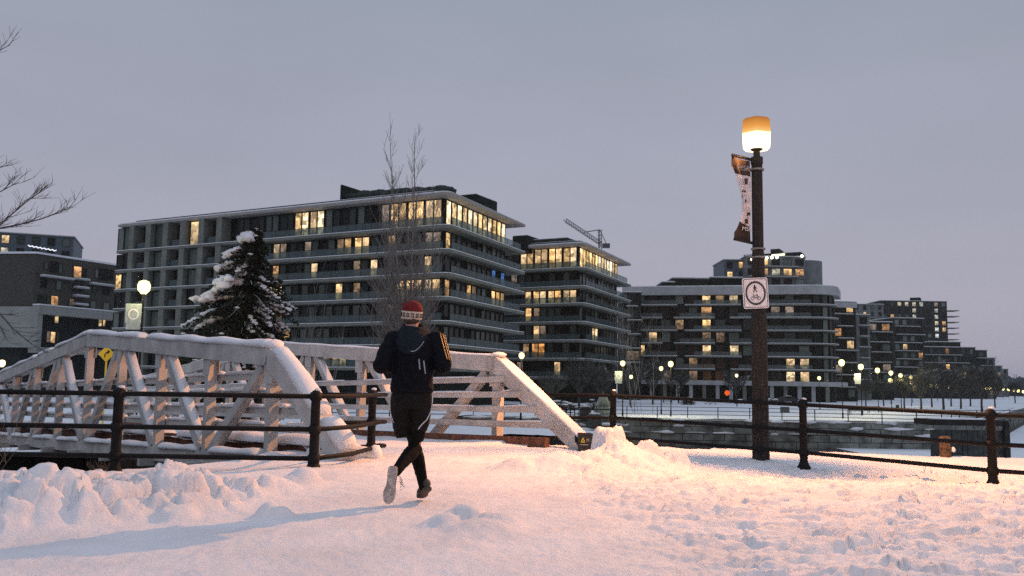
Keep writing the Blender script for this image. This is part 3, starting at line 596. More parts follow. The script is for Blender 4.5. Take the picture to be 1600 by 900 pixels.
# a second lamp of the path stands outside the picture, to the right of the viewer; it lights the faces the first cannot
l2 = thing('street_lamp', Vector((9.0, 1.5, -.1)), 'timber lamp post beside the viewer, outside the picture', 'street lamp')
mb = MB(); mb.lathe((9.0, 1.5, 0), [(.145, -.35), (.13, 2.2), (.092, 4.6), (.06, 4.7), (.14, 4.8)], 8); mb.obj('post', m_wood, l2)
mb = MB(); mb.rings([[Vector((9+r*math.cos(k*math.pi/3), 1.5+r*math.sin(k*math.pi/3), z)) for k in range(6)] for r, z in ((.19,4.8),(.25,4.86),(.262,5.1))], False); mb.obj('lantern_diffuser', m_diff, l2)
mb = MB(); mb.rings([[Vector((9+r*math.cos(k*math.pi/3), 1.5+r*math.sin(k*math.pi/3), z)) for k in range(6)] for r, z in ((.264,5.1),(.25,5.27),(.2,5.31))]); mb.obj('lantern_cap', m_amber, l2)
li2 = bpy.data.lights.new('lamp_light', 'POINT'); li2.energy = 1300; li2.color = (1, .52, .32); li2.shadow_soft_size = .12; lo2 = bpy.data.objects.new('lamp_light', li2); C.objects.link(lo2); lo2.parent = l2; lo2.location = (0, 0, 5.08)

# ---------------------------------------------------------------- small things on the bank
p = P(914, 694, 14.9)
bx = thing('warning_board', (p.x, p.y, gz(p.x, p.y)), 'dark dented box with a yellow warning triangle by the bridge foot', 'warning board')
z0 = gz(p.x, p.y)-.05
mb = MB(); mb.box((p.x+.02, p.y+.1, z0+.17), (.24, .2, .34), (Vector((.98,.17,0)), Vector((-.17,.98,0)), Vector((0,0,1)))); mb.obj('box', m_box, bx)
mb = MB(); mb.box((p.x-.01, p.y-.02, z0+.24), (.22, .012, .24)); mb.obj('panel', m_signk, bx)
mb = MB(); mb.add([(p.x-.075, p.y-.03, z0+.2), (p.x+.005, p.y-.03, z0+.2), (p.x-.035, p.y-.03, z0+.29)], [(0,1,2)]); mb.obj('warning_triangle', m_yel, bx)
mb = MB(); mb.add([(p.x-.048, p.y-.033, z0+.212), (p.x-.022, p.y-.033, z0+.212), (p.x-.035, p.y-.033, z0+.255)], [(0,1,2)]); mb.obj('triangle_mark', m_signk, bx)
mb = MB(); mb.box((p.x-.02, p.y-.03, z0+.165), (.14, .004, .012)); mb.box((p.x+.045, p.y-.03, z0+.255), (.05, .004, .01)); mb.box((p.x+.045, p.y-.03, z0+.23), (.05, .004, .01)); mb.obj('print', m_cream, bx)
p = P(1477, 702, 17.2); mo = thing('mooring_post', (p.x, p.y, p.z), 'rust stained wooden mooring post in the snow at the canal edge', 'mooring post')
mb = MB(); mb.lathe((p.x, p.y, p.z), [(.105, -.5), (.10, .0), (.11, .02), (.10, .12), (.115, .2), (.10, .235), (.04, .25)], 11); mb.obj('post', mat('stained_timber', (.075,.047,.028), .8, .7, 14, bump=.6), mo)
mb = MB(); mb.blob((p.x+.13, p.y-.03, p.z+.0), (.05,.05,.05), 4, 2, .2); mb.obj('snow_clod', m_snow, mo, True)
# dry stems
def stems(x, y, n, h, label, seed, m=m_bark, spread=.3, name='dry_shrub', rr=.004):
    t = thing(name, (x, y, gz(x, y)), label, 'shrub'); q = random.Random(seed); mb = MB(); zg = gz(x, y)-.05
    for i in range(n):
        a = q.uniform(0, 6.28); p = Vector((x+q.uniform(-.06,.06), y+q.uniform(-.06,.06), zg)); d = Vector((math.cos(a)*spread, math.sin(a)*spread*.5, 1)); pts = [p.copy()]; hh = h*q.uniform(.6, 1)
        for k in range(5): d += Vector((q.uniform(-.15,.15), q.uniform(-.1,.1), 0)); p = p+d.normalized()*hh/5; pts.append(p.copy())
        mb.tube(pts, [rr*1.3, rr*1.2, rr, rr*.8, rr*.6, rr*.4], 4)
        for k in range(4):
            b = pts[q.randint(1, 4)]; d2 = Vector((q.uniform(-1,1), q.uniform(-.5,.5), q.uniform(.4,1))).normalized(); e2 = b+d2*hh*.22; mb.tube([b, e2, e2+Vector((d2.x*.3, 0, .9)).normalized()*hh*.15], [rr*.7, rr*.5, rr*.3], 4)
    mb.obj('stems', m, t); return t
m_drys = mat('dry_stems', (.10,.075,.055), .9, .3, 10)
pp = G(95, 742, -.15); stems(pp.x, min(pp.y, 9.6), 12, .95, 'bare reddish shrub growing at the snow edge before the footbridge', 3, m_drys, .55)
pp = G(162, 736, -.1); stems(pp.x, pp.y-.1, 14, .22, 'low dry twigs in snow at the foot of the fence post', 5, m_drys, .9)
pp = P(1452, 735, 13.6); stems(pp.x, pp.y, 2, .27, 'two thin dry stalks leaning together behind the fence', 6, m_drys, .15)
pp = P(1492, 733, 13.6); stems(pp.x, pp.y, 4, .14, 'short sparse stalks in snow beside the mooring post', 7, m_drys, .5)
# ---------------------------------------------------------------- the runner
def fuse(mb, name, m, parent, voxel=.012, smooth_it=3, disp=0, sub=0):
    me = mb.mesh(name, m, (0,0,0)); o = bpy.data.objects.new(name, me); C.objects.link(o)
    r = o.modifiers.new('r', 'REMESH'); r.mode = 'VOXEL'; r.voxel_size = voxel; r.use_smooth_shade = True
    s = o.modifiers.new('s', 'SMOOTH'); s.iterations = smooth_it; s.factor = .6
    dg = bpy.context.evaluated_depsgraph_get(); me2 = bpy.data.meshes.new_from_object(o.evaluated_get(dg)); o.modifiers.clear(); o.data = me2
    me2.polygons.foreach_set('use_smooth', [True]*len(me2.polygons))
    if disp:
        n = len(me2.vertices); co_ = np.empty(n*3); me2.vertices.foreach_get('co', co_); co_ = co_.reshape(-1, 3); no = np.empty(n*3); me2.vertices.foreach_get('normal', no); no = no.reshape(-1, 3)
        d = disp*(fbm(co_[:,0]*9+co_[:,2]*3, co_[:,2]*16+co_[:,1]*6, 3, 5)+.6*np.abs(fbm(co_[:,0]*20+co_[:,1]*12, co_[:,2]*9, 3, 8)))
        co_ += no*d[:, None]; me2.vertices.foreach_set('co', co_.ravel()); me2.update()
    if parent: o.parent = parent
    return o
def ell(c, rx, ry, n=20, tilt=0): return [Vector((c[0]+rx*math.cos(2*math.pi*k/n), c[1]+ry*math.sin(2*math.pi*k/n), c[2]+tilt*math.sin(2*math.pi*k/n))) for k in range(n)]
RO = G(657, 786, 0); RO = Vector((RO.x-.10, RO.y, gz(RO.x, RO.y)))
per = thing('person', RO, 'jogger in black seen from behind, red knit hat, trailing shoe sole showing', 'person')
body = MB()
hc = Vector((-.035, .15, 1.615))
body.rings([ell(hc+Vector((0,dy,z)), rx, ry) for z, rx, ry, dy in ((-.13,.03,.035,.03),(-.115,.05,.06,.025),(-.08,.064,.085,.01),(-.03,.074,.098,0),(.03,.077,.10,-.005),(.07,.07,.09,-.005),(.10,.045,.06,0),(.115,.015,.02,0))])
body.tube([Vector((-.02,.10,1.40)), Vector((-.03,.12,1.48)), hc+Vector((0,-.01,-.06))], [.065,.055,.058], 14)
for s_ in (-1, 1): body.blob(hc+Vector((s_*.078, .0, -.015)), (.012,.018,.03), 3, 1, .1)
body.blob(hc+Vector((0,.10,-.01)), (.014,.025,.022), 2, 1, .05); body.blob(hc+Vector((0,.092,-.055)), (.025,.012,.01), 2, 1, .05)
body.rings([ell((0,.0,.86), .14,.10), ell((0,0,.95), .145,.10), ell((0,.02,1.1), .13,.10), ell((0,.05,1.28), .155,.11), ell((0,.08,1.38), .15,.09), ell((-.01,.1,1.44), .06,.06)])
LH, LK, LA = Vector((-.08,0,.90)), Vector((.015,.15,.50)), Vector((.125,.02,.11)); RH, RK, RA = Vector((.085,0,.90)), Vector((.045,.03,.49)), Vector((-.085,-.30,.28))
for h, k, a in ((LH,LK,LA),(RH,RK,RA)): body.tube([h, h.lerp(k,.5), k, k.lerp(a,.3), a], [.075,.07,.048,.052,.034], 12)
SHL, ELL, WRL = Vector((-.185,.075,1.375)), Vector((-.262,-.085,1.155)), Vector((-.10,.22,1.17)); SHR, ELR, WRR = Vector((.19,.075,1.385)), Vector((.272,-.075,1.165)), Vector((.10,.23,1.20))
for s, e_, w_ in ((SHL,ELL,WRL),(SHR,ELR,WRR)):
    body.tube([s, e_], [.05,.04], 12); body.blob(e_, (.04,.04,.04), 1, 1, 0); body.tube([e_, e_.lerp(w_,.4), w_, w_+(w_-e_).normalized()*.05], [.04,.04,.027,.034], 12)
per.scale = (1.025,1.025,1.03)
fuse(body, 'body', m_skin, per, .011, 3)
hd = MB()
for w_, e_, s_ in ((WRL,ELL,1),(WRR,ELR,-1)):      # gloved hands, palm plus four curled fingers and a thumb
    f = (w_-e_).normalized(); side = Vector((s_,0,0)); side = (side-f*side.dot(f)).normalized(); up = side.cross(f)*(s_)
    if up.z < 0: up = -up
    pc = w_+f*.07; hd.rings([[pc+f*t+side*(.016*math.cos(a))+up*(.042*math.sin(a)) for a in [2*math.pi*k/12 for k in range(12)]] for t in (-.055,-.02,.02,.04)])
    for i, (u, ln) in enumerate(((.032,.034),(.011,.038),(-.011,.036),(-.032,.029))):
        b0 = pc+f*.038+up*u; hd.tube([b0, b0+f*ln*.8+side*.006, b0+f*ln*.9+side*.034, b0+f*ln*.2+side*.045], [.0105,.010,.0095,.008], 8)
    b0 = pc+up*.036-f*.01; hd.tube([b0, b0+f*.02+up*.015+side*.015, b0+f*.04+up*.004+side*.035], [.012,.011,.009], 8)
fuse(hd, 'gloves', mat('grey_gloves', (.12,.12,.125), .8, .3, 30), per, .006, 1)
jk = MB()
jk.rings([ell((.0,-.0,.925), .178,.135,24), ell((0,-.005,.955), .188,.145,24), ell((0,-.003,1.02), .18,.14,24), ell((0,.005,1.1), .178,.14,24), ell((.0,.025,1.2), .184,.145,24), ell((0,.045,1.3), .195,.15,24), ell((0,.065,1.37), .195,.135,24), ell((-.005,.085,1.425), .14,.105,24), ell((-.015,.10,1.455), .085,.085,24), ell((-.02,.105,1.50), .072,.074,24)])
for s, e_, w_ in ((SHL,ELL,WRL),(SHR,ELR,WRR)):
    sg_ = -1 if s.x < 0 else 1
    jk.tube([s+Vector((-sg_*.06,0,.01)), s, s.lerp(e_,.5), e_], [.07,.088,.083,.074], 16); jk.blob(e_, (.077,.077,.077), 1, 2, 0); jk.blob(s, (.09,.09,.09), 1, 2, 0); jk.tube([e_, e_.lerp(w_,.4), w_+(w_-e_).normalized()*.01], [.074,.063,.046], 16)
fuse(jk, 'jacket', m_jacket, per, .010, 2, .009)
hdm = MB()   # folded hood lying on the upper back
hdm.rings([[Vector((-.015+rx*math.cos(a), .09-.13*math.sin(max(0,-math.sin(a)))*0+ry*math.sin(a), z+dz*math.sin(a))) for a in [2*math.pi*k/28 for k in range(28)]] for rx, ry, z, dz in ((.05,.06,1.40,.10),(.12,.19,1.36,.11),(.155,.225,1.375,.12),(.16,.23,1.41,.11),(.14,.20,1.45,.085),(.105,.15,1.495,.06),(.085,.10,1.515,.03),(.07,.08,1.50,0))])
fuse(hdm, 'hood', m_hood, per, .010, 2, .010)
tr = MB()
def seam(pts, r=.0035): tr.tube(pts, r, 6)
seam([Vector((-.09+.19*t, -.135+.20*abs(t-.5)**2*1.2-.0, 1.278+.36*(t-.5)**2)) for t in [i/10 for i in range(11)]], .004)
tr.bar((.068,-.150,1.215), (.078,-.146,1.125), .010, .004, up=(0,1,0)); tr.bar((.108,-.140,1.20), (.124,-.130,1.09), .010, .004, up=(0,1,0))
local(tr, 'reflective_seam', mat('dull_reflector', (.22,.26,.30), .5, .2, 10), per)
st = MB()
for dy in (0, .022, .044):
    pts = []
    for i in range(12):
        t = i/11; c = (SHR+Vector((0,0,0))).lerp(ELR, t) if t < 1 else ELR; base = c; r = lerp(.0935, .082, t)
        ax = (ELR-SHR).normalized(); u1 = Vector((1,0,0)); u1 = (u1-ax*u1.dot(ax)).normalized(); u2 = ax.cross(u1); an = math.radians(-28)+dy*14*-1
        sgn = 1 if u2.y < 0 else -1
        pts.append(base+u1*(r*math.cos(an))+u2*(sgn*r*-math.sin(an)))
    st = MB(); st.tube(pts, .0032, 6); local(st, 'sleeve_stripe', m_orange, per)
so_ = MB()
so_.rings([ell((.0,0,.80), .175,.125,20), ell((.0,0,.88), .178,.13,20), ell((0,0,.95), .165,.12,20)])
so_.tube([Vector((-.085,.0,.86)), Vector((-.095,.02,.74)), Vector((-.078,.05,.64)), Vector((-.055,.065,.565))], [.095,.088,.083,.078], 16)
so_.tube([Vector((.085,0,.86)), Vector((.082,.005,.76)), Vector((.07,.01,.68)), Vector((.06,.015,.61))], [.095,.09,.083,.078], 16)
fuse(so_, 'shorts', m_shorts, per, .011, 2, .012)
pi = MB(); pi2 = MB(); pi2.tube([Vector((-.177,-.02,.93)), Vector((-.186,-.03,.86)), Vector((-.182,-.02,.76)), Vector((-.150,-.015,.67))], .004, 6)
pi.tube([Vector((.178,-.03,.93)), Vector((.183,-.045,.86)), Vector((.172,-.055,.77)), Vector((.14,-.075,.70)), Vector((.095,-.085,.655)), Vector((.07,-.088,.62))], .0045, 6)
local(pi, 'piping', m_refl, per); local(pi2, 'piping', m_refl, per)
tg = MB()
tg.tube([LH, LH.lerp(LK,.5), LK+Vector((0,0,.03)), LK-Vector((0,.01,.03)), LK.lerp(LA,.35)+Vector((0,-.015,0)), LK.lerp(LA,.7), LA], [.085,.078,.062,.058,.062,.048,.041], 16)
tg.tube([RH, RH.lerp(RK,.5), RK+Vector((0,0,.03)), RK-Vector((0,.02,.025)), RK.lerp(RA,.35)+Vector((0,.0,-.015)), RK.lerp(RA,.7), RA+Vector((0,0,.0))], [.085,.08,.065,.060,.064,.05,.043], 16)
fuse(tg, 'tights', m_tights, per, .010, 2, .004)
# shoes: an outline of the sole swept up into an upper
def shoe(name, heel, toe, up, ms):
    f = (toe-heel); ln = f.length; f.normalize(); up = (up-f*up.dot(f)).normalized(); sd = f.cross(up)
    prof = [(0,.022),(.04,.034),(.15,.039),(.35,.033),(.5,.034),(.7,.050),(.85,.046),(.95,.033),(1.0,.012)]
    def ring(t, wd, h0, h1, k=1.0):
        c = heel+f*(t*ln); return [c+sd*(wd*k*math.cos(a))+up*(h0+(h1-h0)*(.5+.5*math.sin(a))) for a in [2*math.pi*i/14 for i in range(14)]]
    s = thing_part = None
    up_h = [.055,.085,.10,.105,.085,.06,.05,.038,.02]
    mb = MB(); mb.rings([ring(t, wd, .010, h, .95) for (t, wd), h in zip(prof, up_h)]); u = fuse(mb, name, m_shoe, per, .006, 2)
    mb = MB(); o1 = []; 
    left = [(heel+f*(t*ln)+sd*wd) for t, wd in prof]; right = [(heel+f*(t*ln)-sd*wd) for t, wd in reversed(prof)]; pol = left+right
    mb.rings([[p-up*.012 for p in pol], [p+up*.014 for p in pol]]); so2 = fuse(mb, 'sole', ms, None, .005, 1, .002); so2.parent = u
    return u
sh1 = shoe('shoe', RA+Vector((-.012,-.075,.055)), RA+Vector((-.045,-.085,-.245)), Vector((0.10,1,0)), m_sole)
sh2 = shoe('shoe', LA+Vector((.04,-.055,.015)), LA+Vector((-.045,.13,-.085)), Vector((-.15,.35,1)), m_shoe)
lc = MB(); 
for k in range(3): lc.tube([RA+Vector((.035,-.02,-.03-.02*k)), RA+Vector((.06+.01*k,-.03,-.06-.03*k)), RA+Vector((.045,-.03,-.10-.02*k))], .003, 5)
local(lc, 'lace', m_shoe, per)
hat = bpy.data.objects.new('knit_hat', MB().rings([ell((0,0,z), r, r*1.12, 28) for z, r in ((.028,.093),(.05,.094),(.075,.088),(.095,.075),(.112,.054),(.122,.028),(.126,.004))]).mesh('knit_hat', m_red, (0,0,0), True)); C.objects.link(hat); hat.parent = per; hat.location = hc+Vector((0,-.005,0)); hat.rotation_euler = (math.radians(6), math.radians(4), 0)
bd = MB().rings([ell((0,0,z), r, r*1.12, 28) for z, r in ((-.045,.083),(-.04,.092),(-.01,.094),(.028,.0955),(.032,.09))]); o = local(bd, 'hat_band', m_cream, hat, True)
ky = MB(); n_ = 14
for k in range(n_):
    a0 = 2*math.pi*k/n_
    for (da, dz, wa, wz) in ((0,.012,.30,.007),(.0,-.016,.30,.007),(-.13,-.002,.055,.03),(.06,-.003,.05,.018)):
        a = a0+da; r = .0958; c = Vector((r*math.cos(a), r*1.12*math.sin(a), dz-.002)); t_ = Vector((-math.sin(a), math.cos(a)*1.12, 0)).normalized(); nn = Vector((0,0,1)).cross(t_)
        ky.box(c, (r*wa, .004, wz), (t_, nn, Vector((0,0,1))))
local(ky, 'key_pattern', m_blackk, hat)
pm = MB(); pm.blob((-.085, 0, .085), (.014,.014,.014), 3, 2, .2); local(pm, 'tassel', m_red, hat)
hr = MB(); hr.blob(hc+Vector((0,-.035,-.045)), (.072,.07,.055), 4, 3, .05); local(hr, 'hair', mat('brown_hair', (.06,.035,.025), .8, .4, 40), per, True)
# ---------------------------------------------------------------- far ground: lock island, park, canal walls, ice
isl = [tuple(T(9,-45,0).xy), tuple(T(9,0,0).xy), tuple(T(9,27,0).xy), (5.2,51.5), (6.6,53.4), (4.5,56.5), (-4,58), (-12,63), (-60,50)]
strip_sheet('lock_island', isl, -1.6, m_snowfar, 1.2, .25, 3, .35)
mb = MB(); 
for a, b in zip(isl[:-1], isl[1:]):
    a = Vector((*a, 0)); b = Vector((*b, 0)); n_ = max(1, int((b-a).length/1.6)); d = (b-a)/n_; nr_ = Vector((-d.y, d.x, 0)).normalized()
    for i in range(n_):
        for k in range(4): c = a+d*(i+.5)+nr_*(.38+R.uniform(-.04,.04)); c.z = -2.1-.7*k; mb.box(c, (d.length-.04, .7, .66), (d.normalized(), nr_, Vector((0,0,1))))
tag(mb.obj('island_wall', m_stoned), 'dark stone wall round the lock island', kind='structure')
WALL = [(-9,66), (-5,84), (41.5,84)]
park = [(-1500,52), (-60,50.5), (-12,63.5), (-9,66), (-5,84), (41.5,84), (60,112), (160,270), (420,700), (1200,2800), (-1500,2800)]
strip_sheet('park_ground', park, -2.0, m_snowfar, 60, .0, 5, .02)
stf = strip_sheet('park_snow', [(-40,60),(-12,64.5),(-8,70),(-4,84.8),(41,84.8),(60,113),(95,170),(95,200),(-40,200)], -1.93, m_snowfar, 2.2, .13, 6, .25)
mb = MB()
for a, b in ((WALL[0], WALL[1]), (WALL[1], WALL[2]), ((41.5,84),(60,112)), ((60,112),(160,270))):
    a = Vector((*a, 0)); b = Vector((*b, 0)); n_ = max(1, int((b-a).length/1.9)); d = (b-a)/n_; nr_ = Vector((d.y, -d.x, 0)).normalized()
    for i in range(n_):
        for k in range(4):
            c = a+d*(i+.5+(.25 if k % 2 else -.2))+nr_*(.0+R.uniform(-.07,.07)); c.z = -2.32-.62*k; mb.box(c, (d.length-.06, .7, .57), (d.normalized(), nr_, Vector((0,0,1))))
tag(mb.obj('park_canal_wall', m_stone), 'weathered grey stone canal wall below the park', kind='structure')
mb = MB(); q = random.Random(4)
for i in range(60): x = q.uniform(-4, 41); mb.blob((x, 83.75+q.uniform(-.1,.2), -2.06-q.choice((0,0,.5,1.1))), (q.uniform(.4,1.6), .35, q.uniform(.05,.22)), i, 1, .3)
tag(mb.obj('wall_snow', m_snowfar, None, True), 'thin snow caught along the stone wall', kind='stuff')
sheet('canal_ice', [(30,20),(500,20),(1300,2700),(420,700),(160,268),(60,110),(43,84),(30,84)], -4.38, m_snowfar)
# timber pier
pa, pb2 = P(1455, 655, 60), P(1575, 657, 60)
pi_ = thing('canal_pier', (pa.x, 60, -4.4), 'teal grey boarded timber pier standing in the canal ice behind the fence', 'pier')
mb = MB(); 
for i in range(14):
    x = lerp(pa.x+.2, pb2.x-.35, i/13); b_ = MB(); b_.box((x, 60.3+R.uniform(-.04,.04), -3.0), ((pb2.x-pa.x)/14-.04, .12, 2.9)); b_.obj('board', m_teal, pi_)
mb.box(((pa.x+pb2.x)/2, 61.3, pa.z-.2), (pb2.x-pa.x, 2.6, .38)); mb.obj('deck', m_stoned, pi_)
mb = MB(); mb.box((pb2.x-.1, 60.1, (pa.z-4.4)/2-.1), (.32, .32, pa.z+4.3)); mb.obj('corner_pile', m_stoned, pi_)
mb = MB(); mb.blob(((pa.x+pb2.x)/2, 61.4, pa.z+.0), ((pb2.x-pa.x)*.45, 1.0, .08), 3, 3, .2); mb.obj('snow_cap', m_snowfar, pi_, True)

# ---------------------------------------------------------------- buildings
U_ = Vector((-.885, .466, 0)); V_ = Vector((.394, .919, 0)); RZU = math.atan2(-.466, .885); RZV = math.atan2(.919, .394)
meshes = {}
def win_mesh(w_, h_):
    k = ('f', round(w_,1), round(h_,1)); w_, h_ = k[1], k[2]
    if k not in meshes:
        m1 = MB(); t = .07
        for c, s_ in (((0,-.04,t/2),(w_,.12,t)), ((0,-.04,h_-t/2),(w_,.12,t)), ((-w_/2+t/2,-.04,h_/2),(t,.12,h_-2*t)), ((w_/2-t/2,-.04,h_/2),(t,.12,h_-2*t))): m1.box(c, s_)
        m2 = MB(); m2.box((0, .0, h_/2), (w_-2*t, .03, h_-2*t)); meshes[k] = (m1.mesh('window', m_frame), m2)
    return meshes[k]
def pane_mesh(w_, h_, m):
    k = ('p', round(w_,1), round(h_,1), m.name)
    if k not in meshes: meshes[k] = win_mesh(w_, h_)[1].mesh('pane', m)
    return meshes[k]
def window(b, p, rz, w_, h_, m, name=None):
    f = link(win_mesh(w_, h_)[0], 'window', b, Vector(p)-b.location, rz)
    nm = 'lit_pane' if (m in LIT or m in (m_litblue, m_litw)) else ('curtained_pane' if m is m_paneg else 'pane')
    link(pane_mesh(w_, h_, m), nm, f, (0,0,0)); return f
def pick(p, lits, dark=m_pane, tol=0):
    x, y = proj(p)
    for (x0, x1, y0, y1, k) in lits:
        if x0-tol <= x <= x1+tol and y0 <= y <= y1: return k
    return dark
def chamfer(poly, i, r, n=4):
    c = Vector(poly[i]); a = (Vector(poly[i-1])-c).normalized(); b = (Vector(poly[(i+1) % len(poly)])-c).normalized(); p0, p1 = c+a*r, c+b*r
    out_ = [tuple(p0.lerp(c, t).lerp(c.lerp(p1, t), t)) for t in [j/n for j in range(n+1)]]; return poly[:i]+out_+poly[i+1:]
def prism_part(b, name, poly, z0, z1, m, parent=None): return MB().prism(poly, z0, z1).obj(name, m, parent or b)
def rail_mesh(l):
    k = ('r', round(l, 2))
    if k not in meshes:
        m_ = MB(); m_.box((0, 0, .52), (l-.06, .03, .92)); m_.m = 1; m_.box((0, 0, 1.02), (l, .05, .05)); m_.box((-l/2+.02, .0, .5), (.04, .05, 1.0)); meshes[k] = m_.mesh('railing_panel', [m_rail, m_frame])
    return meshes[k]
W0, W1, W2, W3 = LIT
def slab_block(name, label, cpx, cy, Y, lens, zrows, fpx, lits, inset=1.9, fin_px=None, rail_from=None, side_n=12, unit=2.72):
    c = P(cpx, cy, Y); c.z = 0; b = thing(name, (c.x, c.y, -2), label, 'apartment building'); Lu, Lv = lens
    zs = zrows; O = c+U_*inset+V_*inset
    def outline(e): 
        pl = [tuple((c+U_*Lu).xy), tuple(c.xy), tuple((c+V_*Lv).xy), tuple((c+U_*Lu+V_*Lv).xy)]
        return chamfer(pl, 1, 1.4)
    core = [tuple((O+U_*(Lu-inset-.6)).xy), tuple(O.xy), tuple((O+V_*(Lv-inset-3.4)).xy), tuple((O+U_*(Lu-inset-.6)+V_*(Lv-inset-3.4)).xy)]
    prism_part(b, 'wall', core, -2.2, zs[0]-.3, m_wallA)
    for i, z in enumerate(zs[1:]):
        s_ = prism_part(b, 'balcony_slab', outline(0), z-.36, z, m_conc)
        q = [tuple((Vector((*p, 0))+(Vector((*p, 0))-(c+U_*20+V_*10)).normalized()*.04).xy) for p in outline(0)]
        MB().prism(q, z+.004, z+.08).obj('slab_snow', m_snowfar, s_)
    # roof: deep overhanging pale panel with a snow edge
    rf = prism_part(b, 'roof', outline(0), zs[0]-.42, zs[0]-.05, m_soffit); pl = outline(0); cc = c+U_*Lu*.5+V_*Lv*.5
    MB().prism([tuple((Vector((*p, 0)).lerp(cc, .012)).xy) for p in pl], zs[0]-.05, zs[0]+.16).obj('roof_snow', m_snowfar, rf)
    MB().prism([tuple((Vector((*p, 0)).lerp(cc, .09)).xy) for p in pl], zs[0]+.16, zs[0]+.52).obj('parapet', m_wallA, rf)
    MB().prism([tuple((Vector((*p, 0)).lerp(cc, .095)).xy) for p in pl], zs[0]+.52, zs[0]+.6).obj('parapet_snow', m_snowfar, rf)
    nrm_f = Vector((-.466, -.885, 0)); nrm_s = Vector((.919, -.394, 0))
    def tpx(px):   # distance along the front glass line for a photo column
        lo, hi = 0, Lu
        for _ in range(40):
            mid = (lo+hi)/2
            if proj(O+U_*mid+Vector((0,0,10)))[0] > px: lo = mid
            else: hi = mid
        return lo
    for i in range(len(zs)-1):
        z0, z1 = zs[i+1]+.1, zs[i]-.48; h = z1-z0
        t = .25; tend = tpx(fpx) if fpx else Lu-inset-1.2; k = 0
        while t+1.15 < tend:
            for dt in (0, 1.25):
                if t+dt+1.2 > tend: break
                p = O+U_*(t+dt+.6)+nrm_f*.06; p.z = z0; pm_ = p.copy(); pm_.z += h/2; m = pick(pm_, lits, ((W0 if R.random() < .35 else W3) if R.random() < .10 else (m_paneg if R.random() < .30 else m_pane))); window(b, p, RZU, 1.2, h, m)
            t += unit+(.0 if i == 0 else R.choice((0, .1, .25)))
        wv = (Lv-inset-3.8)/side_n
        for k in range(side_n):
            if i > 0 and (k*5+i*3) % 7 == 0: continue
            p = O+V_*(.3+wv*(k+.5))+nrm_s*.06; p.z = z0; pm_ = p.copy(); pm_.z += h/2; m = pick(pm_, lits, m_paneg if R.random() < .3 else m_pane); window(b, p, RZV, round(wv-.15, 1), h, m)
        # balcony railings on the slab below this storey
        zr_ = zs[i+1]+.02; l = 2.5; t0 = 1.0; tmax = (tpx(rail_from) if rail_from else Lu-2)
        while t0+l < tmax:
            p = c+U_*(t0+l/2)+V_*.18; p.z = zr_; link(rail_mesh(l), 'railing_panel', b, p-b.location, RZU); t0 += l
        t0 = 1.0
        while t0+l < Lv-.5:
            p = c+V_*(t0+l/2)+U_*.18; p.z = zr_; link(rail_mesh(l), 'railing_panel', b, p-b.location, RZV); t0 += l
    if fin_px:
        ts = [tpx(x) for x in fin_px]
        for t_ in ts:
            mb = MB(); a = O+U_*t_+nrm_f*.9; a.z = 0; mb.box((a.x, a.y, (zs[0]-.42-2)/2), (1.05, 1.9, zs[0]-.42+2), (U_, nrm_f, Vector((0,0,1)))); mb.obj('fin_wall', m_conc, b)
        spans = [(tpx(184), tpx(207))]+[(ts[j+1], ts[j]) for j in range(len(ts)-1)]
        for i in range(len(zs)-1):
            z0, z1 = zs[i+1]+.1, zs[i]-.48; h = z1-z0
            for j, (a, bb) in enumerate([(tpx(207), tpx(184))]+[(ts[j+0], ts[j+1]) for j in range(len(ts)-1)]):
                a, bb = min(a, bb), max(a, bb)
                if j == 0: sl = [(a+.2, (a+bb)/2-.05), ((a+bb)/2+.05, bb-.2)]; off = 1.0
                elif j in (2, 4): sl = [(a+.8, bb-.8)]; off = 1.0
                else: sl = [(a+1.2, (a+bb)/2), ((a+bb)/2+.1, bb-1.0)]; off = .06
                for (s0, s1) in sl:
                    if s1-s0 < .5: continue
                    p = O+U_*((s0+s1)/2)+nrm_f*off; p.z = z0; pm_ = p.copy(); pm_.z += h/2
                    m = pick(pm_, lits, m_paneg if off > .5 and R.random() < .75 else m_paneb); window(b, p, RZU, round(s1-s0, 1), h, m)
                if off > .5: q_ = O+U_*((a+bb)/2); mb = MB(); mb.box((q_.x+nrm_f.x*.5, q_.y+nrm_f.y*.5, z0+h/2), (bb-a-1.0, .84, h+.1), (U_, nrm_f, Vector((0,0,1)))); mb.obj('bay_wall', m_wallA, b)
                else:
                    p = O+U_*((a+bb)/2)+nrm_f*1.35; p.z = z0; link(rail_mesh(round(bb-a-1.1, 1)), 'railing_panel', b, p-b.location, RZU)
    return b, c, O, tpx
def zat(px, y, Y): return P(px, y, Y).z
zA = [zat(700, y, 110) for y in (298, 350, 388, 425.5, 463, 501, 538, 575)]
litsA = [(300,318,345,380,W1),(327,333,345,385,W0),(455,482,335,365,W1),(489,499,330,365,W0),(499,512,330,365,W1),(615,700,315,350,W0),(690,802,300,380,W1),(597,615,315,350,W3),(422,436,378,400,W0),(436,450,378,400,W3),(545,578,365,395,W0),
 (580,591,398,425,W0),(430,440,415,432,W2),(660,677,395,425,W1),(782,800,412,450,m_litblue),(764,782,405,440,m_litblue),(422,447,446,470,W1),(614,691,430,460,W0),(691,713,433,460,W0),(725,734,440,470,W0),(734,745,440,470,W3),(762,800,448,480,W0),(434,448,482,508,W2),(646,666,475,500,W0),(520,552,545,580,W1),(505,520,545,580,W3),(645,690,545,585,W1),(183,193,422,445,W1),(215,236,420,436,W0)]
A, cA, OA, tA = slab_block('apartment_building', 'long seven storey glass block with wrapped snowy balconies and brightly lit top corner', 700, 450, 110, (60.8, 24.8), zA, 357, litsA, fin_px=(350, 322, 293, 266, 239, 213), rail_from=357, side_n=12)
